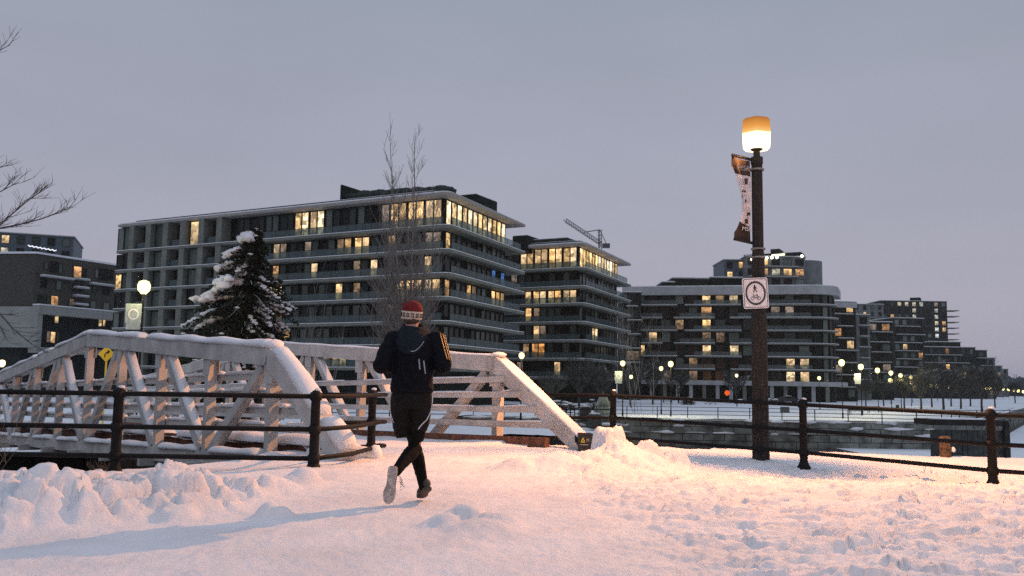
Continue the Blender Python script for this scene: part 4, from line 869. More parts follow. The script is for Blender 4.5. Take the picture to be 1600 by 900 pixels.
zB = [zat(914, y, 147) for y in (378, 417, 446, 473, 502, 531, 560, 590)]
litsB = [(818,902,385,416,W0),(818,834,385,416,W3),(900,975,375,432,W1),(846,905,450,474,W0),(818,836,450,474,W0),(834,852,548,560,W2),(925,932,505,545,W1),(850,905,592,606,W0)]
Bb, cB, OB, tB = slab_block('apartment_building', 'middle glass block with lit penthouse and wrapped balconies, partly behind the longest block', 914, 450, 147, (27, 28), zB, None, litsB, side_n=13)
# roof gardens, plant rooms
def roofbox(b, px0, px1, y0, y1, Y, m, name, dep=6, snow=True):
    p0, p1 = P(px0, y1, Y), P(px1, y1, Y); zt = zat((px0+px1)/2, y0, Y); mb = MB(); mb.box(((p0.x+p1.x)/2, Y+dep/2, (zt+p0.z-1)/2), (p1.x-p0.x, dep, zt-p0.z+1), (Vector((.885,-.466,0)), Vector((.466,.885,0)), Vector((0,0,1)))); o = mb.obj(name, m, b)
    if snow: mb = MB(); mb.box(((p0.x+p1.x)/2, Y+dep/2, zt+.06), (p1.x-p0.x-.2, dep-.2, .12), (Vector((.885,-.466,0)), Vector((.466,.885,0)), Vector((0,0,1)))); mb.obj('roof_snow', m_snowfar, o)
    return o
roofbox(A, 724, 762, 304, 318, 121, m_wallA, 'plant_room', 6)
roofbox(A, 546, 549.5, 288, 314, 121, m_wallA, 'screen_wall', 6, False)
hb = MB(); q = random.Random(5)
for i in range(58):
    t = i/57; px = lerp(552, 700, t)+q.uniform(-2,2); y = lerp(307, 297, t); p = P(px, y-2, lerp(122, 115, t)); s_ = q.uniform(.5, 1.1) if px > 570 else .6; hb.blob(p-Vector((0,0,.3)), (1.3, 1.0, s_*.8), i, 2, .12)
tag(hb.obj('roof_hedge', m_hedge, A, True), None, kind='stuff')
roofbox(Bb, 812, 838, 368, 385, 152, m_wallA, 'plant_room', 6); roofbox(Bb, 838, 900, 373, 385, 152, m_hedge, 'roof_hedge', 5)
# C: long flat roofed block with white bands and rounded end
cR, cL = P(1270, 600, 196), P(972, 600, 205); cR.z = cL.z = 0; uC = (cL-cR).normalized(); nC = Vector((uC.y, -uC.x, 0)); nC = nC if nC.y < 0 else -nC; LC = (cL-cR).length
cb = thing('apartment_building', (cR.x, cR.y, -2), 'wide dark block with white roof band and rounded end, behind the tall lamp post', 'apartment building')
def arcC(rad, ins=0):
    ctr = cR-nC*6.5; pts = [cL-nC*ins]; 
    a0 = math.atan2(nC.y, nC.x)
    for k in range(9): a = a0+math.radians(10.5*k); pts.append(ctr+Vector((math.cos(a), math.sin(a), 0))*(6.5-ins))
    e_ = pts[-1]+V_*8; pts += [e_, e_+uC*(LC+5), cL-nC*16]; return [tuple(p.xy) for p in pts]
zC = [zat(1270, y, 196) for y in (446, 475, 495.5, 516, 536.5, 557.5, 578, 598)]
prism_part(cb, 'wall', arcC(0, 1.3), -2.2, zC[0]-.6, m_wallA)
prism_part(cb, 'roof_band', arcC(0, -.1), zC[0]-1.9, zC[0], m_concl); prism_part(cb, 'roof_snow', arcC(0, .1), zC[0], zC[0]+.2, m_snowfar)
prism_part(cb, 'base_band', arcC(0, -1.2), zC[-1]-.8, zC[-1]+.2, m_concl)
litsC = [(1071,1079,460,478,W2),(1087,1102,455,478,W1),(1108,1122,455,478,W3),(1130,1147,455,478,W0),(1153,1162,455,478,W2),(1087,1102,478,497,W2),(1109,1119,478,497,W1),(1087,1102,497,517,W1),(1108,1122,497,517,W0),(1055,1063,497,517,W3),(1009,1025,518,538,W0),(1089,1102,518,538,W3),(1087,1104,538,558,W1),(1131,1151,538,558,W1),(993,1003,538,558,W0),(1226,1241,558,578,W0),(1243,1258,558,578,W1),(1132,1143,558,578,W3),(1226,1242,578,600,W1),(1244,1261,578,600,W0),(1266,1275,578,600,W1),(1202,1216,478,497,W3),(1230,1238,478,497,W3),(1085,1100,578,600,W3)]
RZC = math.atan2(-uC.y, -uC.x)
for i in range(len(zC)-1):
    z0, z1 = zC[i+1]+.15, zC[i]-(.45 if i else 2.0); h = z1-z0; s_ = 1.5; k = 0
    while s_ < LC+1:
        wd = 1.9 if (k+i) % 4 else 2.3; p = cR+uC*s_-nC*1.22; p.z = z0; pm_ = p.copy(); pm_.z += h/2; m = pick(pm_, litsC, W3 if R.random() < .04 else (m_paneg if R.random() < .33 else m_paneb), 3.2); window(cb, p, RZC, wd, h, m); s_ += 3.0; k += 1
    ctr = cR-nC*6.5; a0 = math.atan2(nC.y, nC.x)
    for k in range(4):
        a = a0+math.radians(14+22*k); p = ctr+Vector((math.cos(a), math.sin(a), 0))*5.3; p.z = z0; window(cb, p, a+math.pi/2, 1.5, h, m_paneg if k % 2 else m_paneb)
    if i < len(zC)-2:
        z = zC[i+1]; cuts = [(-1, 0.42), (.5, .72), (.78, 1.02)] if i % 2 else [(-1, .30), (.36, .66), (.70, .9)]
        for a, b_ in cuts:
            if a < 0:
                pts = arcC(0, 0)[:9][::-1]; mb = MB(); 
                st_ = (cR+uC*(LC*b_)); poly = [tuple(st_.xy)]+[p for p in arcC(0, 0)[1:9]]+[tuple((ctr).xy), tuple((st_-nC*1.4).xy)]
                so3 = prism_part(cb, 'balcony_slab', poly, z-.3, z, m_conc); prism_part(cb, 'slab_snow', poly, z+.003, z+.09, m_snowfar, so3)
                t0 = 0
                while t0 < LC*b_-2.6: p = cR+uC*(t0+1.3)-nC*.12; p.z = z+.02; link(rail_mesh(2.6), 'railing_panel', cb, p-cb.location, RZC); t0 += 2.6
            else:
                pa_, pb_ = cR+uC*(LC*a), cR+uC*(LC*b_); poly = [tuple(p.xy) for p in (pa_, pb_, pb_-nC*1.4, pa_-nC*1.4)]; so3 = prism_part(cb, 'balcony_slab', poly, z-.3, z, m_conc); prism_part(cb, 'slab_snow', poly, z+.003, z+.09, m_snowfar, so3)
                t0 = LC*a
                while t0 < LC*b_-2.6: p = cR+uC*(t0+1.3)-nC*.12; p.z = z+.02; link(rail_mesh(2.6), 'railing_panel', cb, p-cb.location, RZC); t0 += 2.6
for k in range(30):     # ground floor piers and shopfronts
    p = cR+uC*(k*2.9-3)-nC*.1; p.z = (zC[-1]-2.9)/2; mb = MB(); mb.box(p, (.8, 1.0, zC[-1]+1.3), (uC, nC, Vector((0,0,1)))); mb.obj('pier', m_concl if k % 3 else m_conc, cb)
prism_part(cb, 'end_pier', [tuple((cR+Vector(d)).xy) for d in ((3.3,2.6,0),(5.0,3.2,0),(5.2,6.5,0),(3.5,6.0,0))], -2, zC[0]-1.9, m_concl)
# generic far blocks
def far_block(name, label, x0, x1, ytop, Y, m, ybase=None, depth=14, storeys=None, lits=(), band=None, wst=3.0, dark=m_paneb, slabs=True, sidew=0, wfrac=.6, roofs=(), rot=0, dens=1):
    a, b_ = P(x0, 600, Y), P(x1, 600, Y); a.z = b_.z = 0; zt = zat((x0+x1)/2, ytop, Y); b = thing(name, ((a.x+b_.x)/2, Y, -2), label, 'building'); cxn = (a.x+b_.x)/2
    rz = rot; X = Vector((math.cos(rz), math.sin(rz), 0)); N_ = Vector((math.sin(rz), -math.cos(rz), 0)); wd = b_.x-a.x; ctr = Vector((cxn, Y, 0))-N_*depth/2
    z_b = -2.2 if ybase is None else zat((x0+x1)/2, ybase, Y)
    mb = MB(); mb.box((ctr.x, ctr.y, (zt+z_b)/2), (wd, depth, zt-z_b), (X, -N_, Vector((0,0,1)))); mb.obj('wall', m, b)
    mb = MB(); mb.box((ctr.x, ctr.y, zt+.12), (wd+.5, depth+.5, .24), (X, -N_, Vector((0,0,1)))); ro = mb.obj('roof', m_conc, b); mb = MB(); mb.box((ctr.x, ctr.y, zt+.33), (wd+.3, depth+.3, .18), (X, -N_, Vector((0,0,1)))); mb.obj('roof_snow', m_snowfar, ro)
    n = storeys or max(1, int((zt-z_b)/3.0)); nwin = max(1, int(wd/wst))
    for i in range(n):
        z0 = zt-3.0*(i+1)+.2
        if z0 < z_b: break
        for k in range(nwin):
            if R.random() > dens: continue
            p = Vector((cxn, Y, 0))+X*(-wd/2+wd*(k+.5)/nwin)+N_*.06; p.z = z0+.4; pm_ = p.copy(); pm_.z += 1; mm = pick(pm_, lits, (W0 if R.random() < .4 else W3) if R.random() < .075 else (m_paneg if R.random() < .25 else dark), 2); window(b, p, rz, round(wd/nwin*wfrac, 1), 2.0, mm)
        if slabs and i < n-1:
            mb = MB(); q_ = Vector((cxn, Y, 0))+N_*.7; s0 = R.uniform(0,.2); s1 = R.uniform(.75, 1); mb.box((q_.x+X.x*wd*((s0+s1)/2-.5), q_.y+X.y*wd*((s0+s1)/2-.5), z0-.15), (wd*(s1-s0), 1.4, .22), (X, -N_, Vector((0,0,1)))); so3 = mb.obj('balcony_slab', m_conc, b)
            mb = MB(); mb.box((q_.x+X.x*wd*((s0+s1)/2-.5), q_.y+X.y*wd*((s0+s1)/2-.5), z0+.02), (wd*(s1-s0)-.1, 1.3, .1), (X, -N_, Vector((0,0,1)))); mb.obj('slab_snow', m_snowfar, so3)
        if sidew:
            for k in range(sidew):
                p = Vector((b_.x, Y, 0))+(-N_)*(depth*(k+.5)/sidew)+X*.06; p.z = z0+.4; window(b, p, rz+math.pi/2, 2, 2.0, m_paneg if R.random() < .4 else dark)
    if band:
        mb = MB(); mb.box((ctr.x, ctr.y, zt-.6), (wd+.6, depth+.6, 1.3), (X, -N_, Vector((0,0,1)))); mb.obj('roof_band', m_concl, b)
    return b, zt
bT, zt = far_block('tower_block', 'grey brick tower with rounded balconies and rooftop lights above the white banded block', 1168, 1262, 402, 262, m_grey, 480, 18, lits=[(1180,1192,405,430,W0),(1210,1216,418,432,m_litw),(1224,1238,420,436,W0),(1243,1262,420,436,W2)], wfrac=.72)
mb = MB(); p = P(1268, 430, 268); mb.tube([(p.x-1.5, 270, 10), (p.x-1.5, 270, zt-.3)], 5.2, 24); mb.obj('rounded_corner', m_grey, bT, True)
o = roofbox(bT, 1212, 1226, 389, 402, 266, m_wallA, 'plant_room', 6); roofbox(bT, 1170, 1258, 396, 403, 268, m_wallA, 'plant_room', 6)
mb = MB(); a, b_ = P(1206, 399, 265), P(1226, 397.5, 265); mb.bar(a, b_, .5, .5); mb.obj('strip_light', emit('strip_light', (1,.95,.55), 2.2), bT)
mb = MB(); 
for x, y in ((1198,403),(1206,402.5),(1214,402),(1253,400),(1175,405)): mb.blob(P(x, y, 260.8), (.5,.5,.5), 1, 1, 0)
tag(mb.obj('roof_light', emit('roof_light', (1,.97,.8), 4), bT), None, kind='stuff')
far_block('tower_block', 'blue grey annex tower left of the grey brick tower', 1133, 1170, 407, 266, m_blue, 480, 14, lits=[(1136,1149,425,440,W0),(1150,1158,412,424,W0),(1160,1172,410,422,W2)], slabs=False, wfrac=.5)
far_block('tower_block', 'narrow dark slab tower right behind the grey brick tower', 1262, 1275, 411, 285, m_wallA, 480, 10, slabs=False)
far_block('penthouse', 'dark rooftop penthouse with a lit window on the white banded block', 1052, 1108, 436, 214, m_wallA, 452, 8, lits=[(1086,1106,436,450,W1)], slabs=False, storeys=1)
far_block('penthouse', 'low rooftop pavilion with steel posts on the white banded block', 1112, 1162, 435, 216, m_wallA, 452, 8, slabs=False, storeys=1)
far_block('penthouse', 'low snow rimmed rooftop terrace on the white banded block', 1036, 1054, 442, 212, m_wallA, 452, 8, slabs=False, storeys=1)
far_block('apartment_building', 'white banded block stepping down beyond the rounded end', 1300, 1341, 473, 222, m_wallA, None, 26, lits=[(1300,1309,486,497,m_litw),(1300,1310,516,530,W2),(1322,1334,535,552,W0)], band=1, sidew=5, rot=math.radians(8))
far_block('apartment_building', 'grey stepped block with broad balconies beyond the white banded one', 1341, 1362, 493, 250, m_grey, None, 22, sidew=4, rot=math.radians(8))
far_block('apartment_building', 'dark stepped block with a red lit window and deep eaves', 1354, 1398, 504, 268, m_wallA, None, 22, lits=[(1376,1394,508,522,W2)], sidew=3, rot=math.radians(8))
far_block('apartment_building', 'terraced dark block with an orange lit corner under the tall slab', 1396, 1448, 498, 330, m_brickd, None, 24, lits=[(1408,1422,536,545,W1),(1430,1440,553,562,W2)], sidew=3, rot=math.radians(8))
bG, zt = far_block('tower_block', 'tall wide slab with a column of small lit windows', 1380, 1484, 471, 430, m_brickd, None, 18, lits=[(1459,1464,478,534,m_litw),(1468,1472,478,510,m_litw),(1400,1416,470,480,m_litw),(1425,1445,470,480,m_litw),(1470,1476,505,515,W0),(1420,1428,485,497,m_litw)], slabs=False, wst=3.4, wfrac=.5)
roofbox(bG, 1429, 1444, 465, 471, 436, m_wallA, 'plant_room', 8)
mb = MB()
for k in range(8): p = P(1487, 486+k*9, 432); mb.box(p, (4.5, 6, .35))
tag(mb.obj('end_balcony', m_conc, bG), None, kind='stuff')
far_block('tower_block', 'lower grey wing joined to the tall wide slab', 1336, 1384, 476, 415, m_grey, None, 16, lits=[(1345,1352,490,497,W0),(1383,1392,470,480,W0)], slabs=False, wfrac=.4)
far_block('apartment_building', 'long low dark block with two snow lined roof edges behind bare trees', 1425, 1526, 543, 345, m_brickd, None, 20, lits=[(1473,1480,543,555,W2),(1515,1521,543,549,m_litw),(1473,1482,565,573,m_litw)], wfrac=.5)
far_block('penthouse', 'snow rimmed penthouse on the long low dark block', 1456, 1503, 535, 360, m_wallA, 545, 10, slabs=False, storeys=1)
far_block('apartment_building', 'dark terraced end with snowy balconies at the row end', 1526, 1544, 548, 350, m_brickd, None, 14, wfrac=.5)
far_block('apartment_building', 'smallest dark terrace stepping down at the row end', 1543, 1556, 560, 356, m_grey, None, 12, lits=[(1543,1550,578,584,W0)], wfrac=.5)
far_block('apartment_building', 'distant pale low blocks beyond the terraced end', 1556, 1567, 572, 470, m_grey, None, 12, slabs=False, wfrac=.4)
far_block('apartment_building', 'most distant low pale block before the tree line', 1567, 1576, 577, 500, m_grey, None, 12, slabs=False, wfrac=.4)
# between B and C, small lower wing
far_block('apartment_building', 'narrow balconied wing between the middle block and the white banded block', 975, 1002, 458, 192, m_wallA, None, 12, lits=[(972,986,542,553,W0),(993,1003,538,555,W0)], wfrac=.7)
# tower crane far behind
p0 = P(940, 382, 230); cr = thing('tower_crane', (p0.x, 230, -2), 'grey lattice tower crane jib slanting above the middle block', 'crane')
def lattice(mb, a, b, s_, n, r=.10):
    a, b = Vector(a), Vector(b); d = (b-a).normalized(); X = d.cross(Vector((0,1,0))).normalized(); Y = d.cross(X); cs = [X*s_+Y*s_, -X*s_+Y*s_, Y*-s_]
    for c in cs: mb.tube([a+c, b+c], r, 4)
    for i in range(n):
        for j in range(3): mb.tube([a+(b-a)*(i/n)+cs[j], a+(b-a)*((i+1)/n)+cs[(j+1) % 3]], r*.8, 3)
m_crane = mat('crane_steel', (.08,.085,.09), .6, .2, 1)
mb = MB(); lattice(mb, P(938, 381, 230), P(882, 344, 222), .5, 16, .085); mb.obj('jib', m_crane, cr)
mb = MB(); lattice(mb, P(938, 440, 230), P(937, 359, 230), .42, 14, .09); mb.obj('mast', m_crane, cr)
mb = MB(); mb.tube([P(937, 359, 230), P(912, 363, 226)], .12, 4); mb.tube([P(937, 359, 230), P(950, 386, 231)], .12, 4); mb.obj('stay', m_crane, cr)
mb = MB(); mb.box(P(947, 384, 231), (1.9, 1.4, 1.1)); mb.obj('counterweight', m_crane, cr)
# left: brown brick block over white frame, and the one behind
cl = P(42, 600, 160); cl.z = 0
bl = thing('apartment_building', (cl.x, cl.y, -2), 'brown brick block on a white framed lower storey, near the bridge end', 'apartment building')
vL = (P(180, 600, 177)-P(42, 600, 160)); vL.z = 0; LL = vL.length+16; vL.normalize(); nL = Vector((vL.y, -vL.x, 0)); uL = Vector((-.95, .12, 0)).normalized()
z1_, z2_, z3_ = zat(42, 396, 160), zat(42, 479, 160), zat(42, 543, 160)
def quadp(o, a, la, b, lb): return [tuple(p.xy) for p in (o, o+a*la, o+a*la+b*lb, o+b*lb)]
prism_part(bl, 'brick_wall', quadp(cl, vL, LL, uL, 30), z2_, z1_, m_brick); prism_part(bl, 'roof_snow', quadp(cl-vL*.2+nL*.2, vL, LL, uL, 30), z1_, z1_+.35, m_snowfar)
prism_part(bl, 'base_wall', quadp(cl-nL*2.5, vL, LL, uL, 30), -2, z3_, m_brickd)
fr_o = cl+nL*1.6
prism_part(bl, 'white_end_wall', quadp(fr_o, uL, 30, -nL, 1.6), z3_, z2_, m_white)
prism_part(bl, 'white_end_wall', quadp(fr_o, vL, 1.0, -nL, 1.8), z3_, z2_, m_white)
prism_part(bl, 'upper_band', quadp(fr_o+nL*.2-uL*-.0, vL, LL, -nL, 2.2), z2_-1.3, z2_+.3, m_white); prism_part(bl, 'band_snow', quadp(fr_o+nL*.25, vL, LL, -nL, 2.0), z2_+.3, z2_+.5, m_snowfar)
prism_part(bl, 'lower_band', quadp(fr_o+nL*.2, vL, LL, -nL, 2.2), z3_-.9, z3_+.1, m_white)
prism_part(bl, 'recess_wall', quadp(cl-nL*.5, vL, LL, uL, 5), z3_+.1, z2_-1.3, m_brickd)
litsL = [(100,116,413,438,W0),(116,124,418,440,W2),(68,83,462,482,W2),(75,87,488,507,W1),(143,162,495,512,W0),(62,95,515,537,W3),(100,108,460,480,W3)]
RZL = math.atan2(vL.y, vL.x)
def wl(px, y0, y1, wpx, off, m=None):
    lo, hi = 0, LL
    for _ in range(40):
        mid = (lo+hi)/2
        if proj(cl+vL*mid+nL*off)[0] < px: lo = mid
        else: hi = mid
    p = cl+vL*lo+nL*(off+.05); zb, zt_ = zat(px, y1, p.y), zat(px, y0, p.y); p.z = zb; pm_ = p.copy(); pm_.z = (zb+zt_)/2
    k = proj(p+vL)[0]-proj(p)[0]; window(bl, p, RZL, round(max(.6, wpx/k), 1), round(zt_-zb, 1), m or pick(pm_, litsL, m_paneb)); return p
for (px, y0, y1, w_, m) in ((59,409,421,6,m_paneg),(71,408,426,12,None),(82,412,427,6,m_paneg),(109,416,434,13,None),(120,420,434,6,None),(140,420,434,6,m_paneg),(150,420,438,16,None),(163,421,438,6,None),(57,434,450,10,None),(81,438,453,9,m_paneg),(110,444,456,14,None),(138,446,457,7,m_paneg),(156,445,460,10,None),(57,461,477,14,None),(76,462,479,12,W2),(103,466,478,8,W3),(137,470,482,9,m_paneg),(158,472,486,10,m_paneg)): wl(px, y0, y1, w_, .0, m)
for (px, y0, y1, w_, m) in ((81,490,505,7,W1),(150,497,510,6,W1),(156,497,510,5,W0),(70,517,535,6,W3),(77,518,536,8,W0),(85,519,534,4,m_paneg),(105,490,507,7,None),(120,520,538,9,None),(132,495,510,8,None)): wl(px, y0, y1, w_, -.45, m)
for (x0, x1, y) in ((50,100,434),(104,124,437),(128,176,446),(104,124,450),(104,124,463),(104,124,476)):
    lo = []
    for px in (x0, x1):
        a_, b_ = 0, LL
        for _ in range(40):
            mid = (a_+b_)/2
            if proj(cl+vL*mid)[0] < px: a_ = mid
            else: b_ = mid
        lo.append(a_)
    pm0 = cl+vL*((lo[0]+lo[1])/2); z = zat((x0+x1)/2, y, pm0.y); mb = MB(); c_ = pm0+nL*.6; c_.z = z; mb.box(c_, (lo[1]-lo[0], 1.2, .25), (vL, -nL, Vector((0,0,1)))); s3 = mb.obj('balcony_slab', m_concl, bl); mb = MB(); c_.z = z+.2; mb.box(c_, (lo[1]-lo[0]-.1, 1.1, .14), (vL, -nL, Vector((0,0,1)))); mb.obj('slab_snow', m_snowfar, s3)
for (x0, x1, y0, y1) in ((42,51,398,428),(73,88,402,432),(124,134,420,445)): 
    p = wl((x0+x1)/2, y1-1, y1, 1, 0, m_paneb)
b2, zt = far_block('apartment_building', 'glass topped grey block with string lights, farthest back at the left', -60, 92, 366, 215, m_blue, None, 20, lits=[(3,8,366,380,W1),(9,18,366,380,W0),(2,8,386,396,m_litw)], slabs=False, rot=math.radians(20), wfrac=.5, storeys=3)
mb = MB(); pts = [P(lerp(44, 88, i/14), lerp(383, 391, i/14)+(1.6 if i % 2 else 0), 196) for i in range(15)]; mb.tube(pts, .13, 4); mb.obj('string_lights', emit('string_light', (.85,.9,1), 1.3), b2)

# ---------------------------------------------------------------- trees
def branchy(mb, p, d, ln, r, lvl, q, up=.25, spread=.7, kids=(3, 5), segs=4, minr=.006, shrink=.62, out=None):
    pts = [Vector(p)]; dd = Vector(d).normalized(); rs = [r]
    for k in range(segs):
        dd = (dd+Vector((q.uniform(-.16,.16), q.uniform(-.16,.16), q.uniform(-.08,.12)+up*.12))).normalized(); pts.append(pts[-1]+dd*ln/segs); rs.append(max(minr*.6, r*(1-.6*(k+1)/segs)))
    mb.tube(pts, rs, 7 if r > .08 else (4 if lvl > 1 else 3), lvl > 1)
    if lvl <= 0: return
    for i in range(q.randint(*kids)):
        t = q.uniform(.25, .98); k = min(segs-1, int(t*segs)); b = pts[k].lerp(pts[k+1], t*segs-k); a = q.uniform(0, 6.28)
        ax = Vector((math.cos(a), math.sin(a), 0)); nd = (dd*(1-spread*.5)+ax*spread+Vector((0,0,up))).normalized()
        branchy(mb, b, nd, ln*shrink*q.uniform(.75, 1.15), max(minr, rs[k]*.55), lvl-1, q, up, spread, kids, max(3, segs-1), minr, shrink)
# pale multi stemmed tree behind the runner
tb = P(628, 600, 52); z_ = -1.9
tr1 = thing('bare_tree', (tb.x, 52, z_), 'tall pale bare tree rising behind the runner against the lit block', 'tree'); q = random.Random(21)
mb = MB(); mb.tube([(tb.x, 52, z_-.2), (tb.x+.05, 52, 1.5), (tb.x-.05, 52, 3.4)], [.16,.13,.11], 9); mb.obj('trunk', m_birch, tr1)
mb = MB()
for (dx, dy, h, rr, z0) in ((-.20,.05,11.2,.06,1.9),(.09,0,13.0,.08,2.1),(.0,-.1,12.2,.065,2.6),(.34,.1,9.4,.05,1.7),(-.42,0,8.6,.045,1.6),(.62,-.1,7.0,.04,1.4),(-.62,.1,5.6,.035,1.2),(.5,.2,10.6,.045,2.0),(-.25,-.2,8.8,.05,1.7)):
    p = Vector((tb.x, 52, z0)); d = Vector((dx, dy, 1)).normalized(); pts = [p]; rs = [rr]; n = 11
    for k in range(n):
        d = (d+Vector((q.uniform(-.05,.05)-dx*.07, q.uniform(-.05,.05), .09))).normalized(); pts.append(pts[-1]+d*h/n); rs.append(max(.02, rr*1.25*(1-.85*(k+1)/n)))
    mb.tube(pts, rs, 5)
    for k in range(1, n+1):
        for j in range(5 if k < 8 else 3):
            a = q.uniform(0, 6.28); sp = .6 if k < 8 else .35; nd = Vector((math.cos(a)*sp*1.5, math.sin(a)*sp*1.5, 1)); l2_ = 2.7*q.uniform(.5, 1.2)*(1-.5*k/n); branchy(mb, pts[k].lerp(pts[k-1], q.random()), nd, l2_, max(.014, rs[k]*.45), 1, q, .5, .5, (3, 5), 3, .013)
mb.obj('crown', m_birch, tr1)
# saplings by the block
for (px, py, Yd, h, n, lab) in ((490, 555, 56, 5.6, 5, 'slender leaning sapling stems between the conifer and the runner'), (1005, 612, 100, 8.5, 6, 'thin snowy sapling before the gap between two blocks')):
    p = P(px, py, Yd); t = thing('sapling', (p.x, Yd, -1.9), lab, 'sapling'); mb = MB()
    for k in range(n): branchy(mb, (p.x+q.uniform(-1.2,1.2), Yd, -1.9), (q.uniform(-.15,.25), 0, 1), h*q.uniform(.7,1), .035, 2, q, .5, .35, (3,5), 5, .010)
    mb.obj('stems', m_birch, t)
# bare tree standing left of the picture, its limbs reaching in
tl_ = P(-210, 600, 20); t = thing('bare_tree', (tl_.x, 20, -1), 'dark bare tree whose fine branches reach in from the left edge', 'tree'); mb = MB(); q = random.Random(8)
mb.tube([(tl_.x, 20, -1.5), (tl_.x+.1, 20, 1.5), (tl_.x, 20, 4.0)], [.26,.22,.18], 10); mb.obj('trunk', m_bark, t); mb = MB()
for pts in ([(-210,420,20),(-90,400,19.6),(-25,372,19.2),(10,342,19),(45,312,18.9),(76,292,18.8)], [(-200,410,20),(-100,385,19.8),(-30,362,19.6),(25,352,19.5),(65,342,19.4),(108,326,19.3)], [(-200,380,20),(-80,330,19.8),(-20,310,19.7),(30,284,19.6)], [(-190,360,20),(-70,290,20),(-20,268,20),(12,258,20)], [(-190,450,20),(-60,470,19),(0,490,18.8),(22,515,18.7),(50,538,18.7),(62,545,18.7)], [(-150,300,20),(-60,130,20),(-12,84,20),(16,70,20)], [(-190,430,20),(-50,470,19),(-5,500,18.8),(10,530,18.7)]):
    ps = [P(*a) for a in pts]; n = len(ps); rs = [lerp(.034, .006, i/(n-1)) for i in range(n)]; mb.tube(ps, rs, 6)
    big = pts[0][1] > 305
    for k in range(1, n-1):
        for j in range(8 if (1 < k < 5 and 280 < pts[-1][1] < 360) else (3 if pts[-1][1] > 500 else 5)):
            b = ps[k].lerp(ps[k+1], q.random()); d = (ps[k+1]-ps[k]).normalized(); branchy(mb, b, d+Vector((q.uniform(-.2,.3), q.uniform(-.7,.7), q.uniform(-.35,.75))), .45*q.uniform(.5, 1.2), .007, 1, q, .15, .6, (2,4), 3, .005)
mb.obj('crown', m_greytwig, t)
# snow laden conifer
ctp = P(371, 600, 45); ct = thing('conifer', (ctp.x, 45, -1.9), 'dark evergreen loaded with clumps of snow behind the footbridge', 'tree'); q = random.Random(3)
TX = ctp.x; H0 = -1.9; H1 = zat(405, 354, 45)
def axis(z): t = (z-H0)/(H1-H0); return Vector((TX+(.0+.62*t**2), 45+.1*math.sin(3*t), z))
mb = MB(); mb.tube([axis(lerp(H0, H1, i/8)) for i in range(9)], [lerp(.19, .015, i/8) for i in range(9)], 8); mb.obj('trunk', m_bark, ct)
fo = MB(); snl = MB(); bw = MB()
prof = [(0,3.3),(.35,3.6),(.5,3.2),(.62,2.7),(.72,2.35),(.82,1.6),(.9,1.1),(.96,.5),(1,.1)]
for i in range(400):
    t = 1-(i/400)**.8*.97; r_ = float(np.interp(t, [p[0] for p in prof], [p[1] for p in prof]))*q.uniform(.72, 1.12); a = i*2.4+q.uniform(-.4,.4)
    if math.cos(a) > .2 and not .58 < t < .74: r_ *= .82
    if t > .8 and math.cos(a) > .2: r_ *= .8
    c = axis(lerp(H0, H1, t)); d = Vector((math.cos(a), math.sin(a), 0)); pts = []; 
    for k in range(7):
        s_ = k/6; pts.append(c+d*(r_*s_*(.86 if math.cos(a) > .2 else 1.0))+Vector((0,0,(.30*s_-.62*s_*s_)*r_*.55+.07*math.sin(5*s_+i))))
    bw.tube(pts, [.028*(1-.8*k/6) for k in range(7)], 3)
    nn_ = int(40+75*r_/3)
    for j in range(nn_):
        s_ = q.uniform(.12, 1); k = min(5, int(s_*6)); p = pts[k].lerp(pts[k+1], s_*6-k); sw = .42*r_/3*(1-s_*.55)+.10; off = d.cross(Vector((0,0,1)))*q.uniform(-1,1)*sw; p = p+off+Vector((0,0,q.uniform(-.12,.03)-.18*abs(off.length)))
        l_ = q.uniform(.10, .26); dirn = (d*q.uniform(.3,1)+off.normalized()*q.uniform(.2,.9)+Vector((0,0,q.uniform(-.5,.25)))).normalized(); sd = dirn.cross(Vector((q.uniform(-.3,.3),q.uniform(-.3,.3),1))).normalized()*q.uniform(.018,.045)
        fo.add([p-sd, p+sd, p+dirn*l_+sd*.3, p+dirn*l_*1.1-sd*.3], [(0,1,2,3)])
        if q.random() < .5: up_ = Vector((0,0,1)); fo.add([p, p+dirn*l_*.7+up_*.05, p+dirn*l_, p+dirn*l_*.5-up_*.06], [(0,1,2,3)])
    left = (-math.cos(a)); front = -math.sin(a)
    pr_ = .07+(.50 if (left > -.05 and .54 < t < .93) else 0)+(.5 if (math.cos(a) > .2 and .50 < t < .78) else 0)+(.35 if t < .32 and math.cos(a) > .3 else 0)+(.3 if t < .4 and left > .6 else 0)
    if q.random() < pr_*.85 and front > -.5:
        big = left > .15 and t > .45; off0 = q.uniform(-.1, .1); m_ = q.randint(5, 8)
        for j in range(m_):
            s_ = lerp(q.uniform(.35,.5), 1.0, j/(m_-1)); k = min(5, int(s_*6)); p = pts[k].lerp(pts[k+1], s_*6-k)+d.cross(Vector((0,0,1)))*(off0+q.uniform(-.13,.13))*s_; sz = q.uniform(.08, .18)*(1.6 if big else .8)
            snl.blob(p+Vector((0,0,sz*.3)), (sz*q.uniform(.9,1.4), sz*q.uniform(.9,1.3), sz*q.uniform(.55,.85)), i*9+j, 2, .34)
    elif q.random() < .3:
        s_ = q.uniform(.6, 1); k = min(5, int(s_*6)); p = pts[k].lerp(pts[k+1], s_*6-k); snl.blob(p+Vector((0,0,.03)), (.16,.14,.05), i, 1, .3)
bw.obj('bough', m_bark, ct); tag(ct.children[-1], None, kind='stuff'); tag(fo.obj('needles', m_needle, ct), None, kind='stuff'); tag(snl.obj('snow_load', snow_mat('bough_snow', (.8,.82,.86)), ct, True), None, kind='stuff')
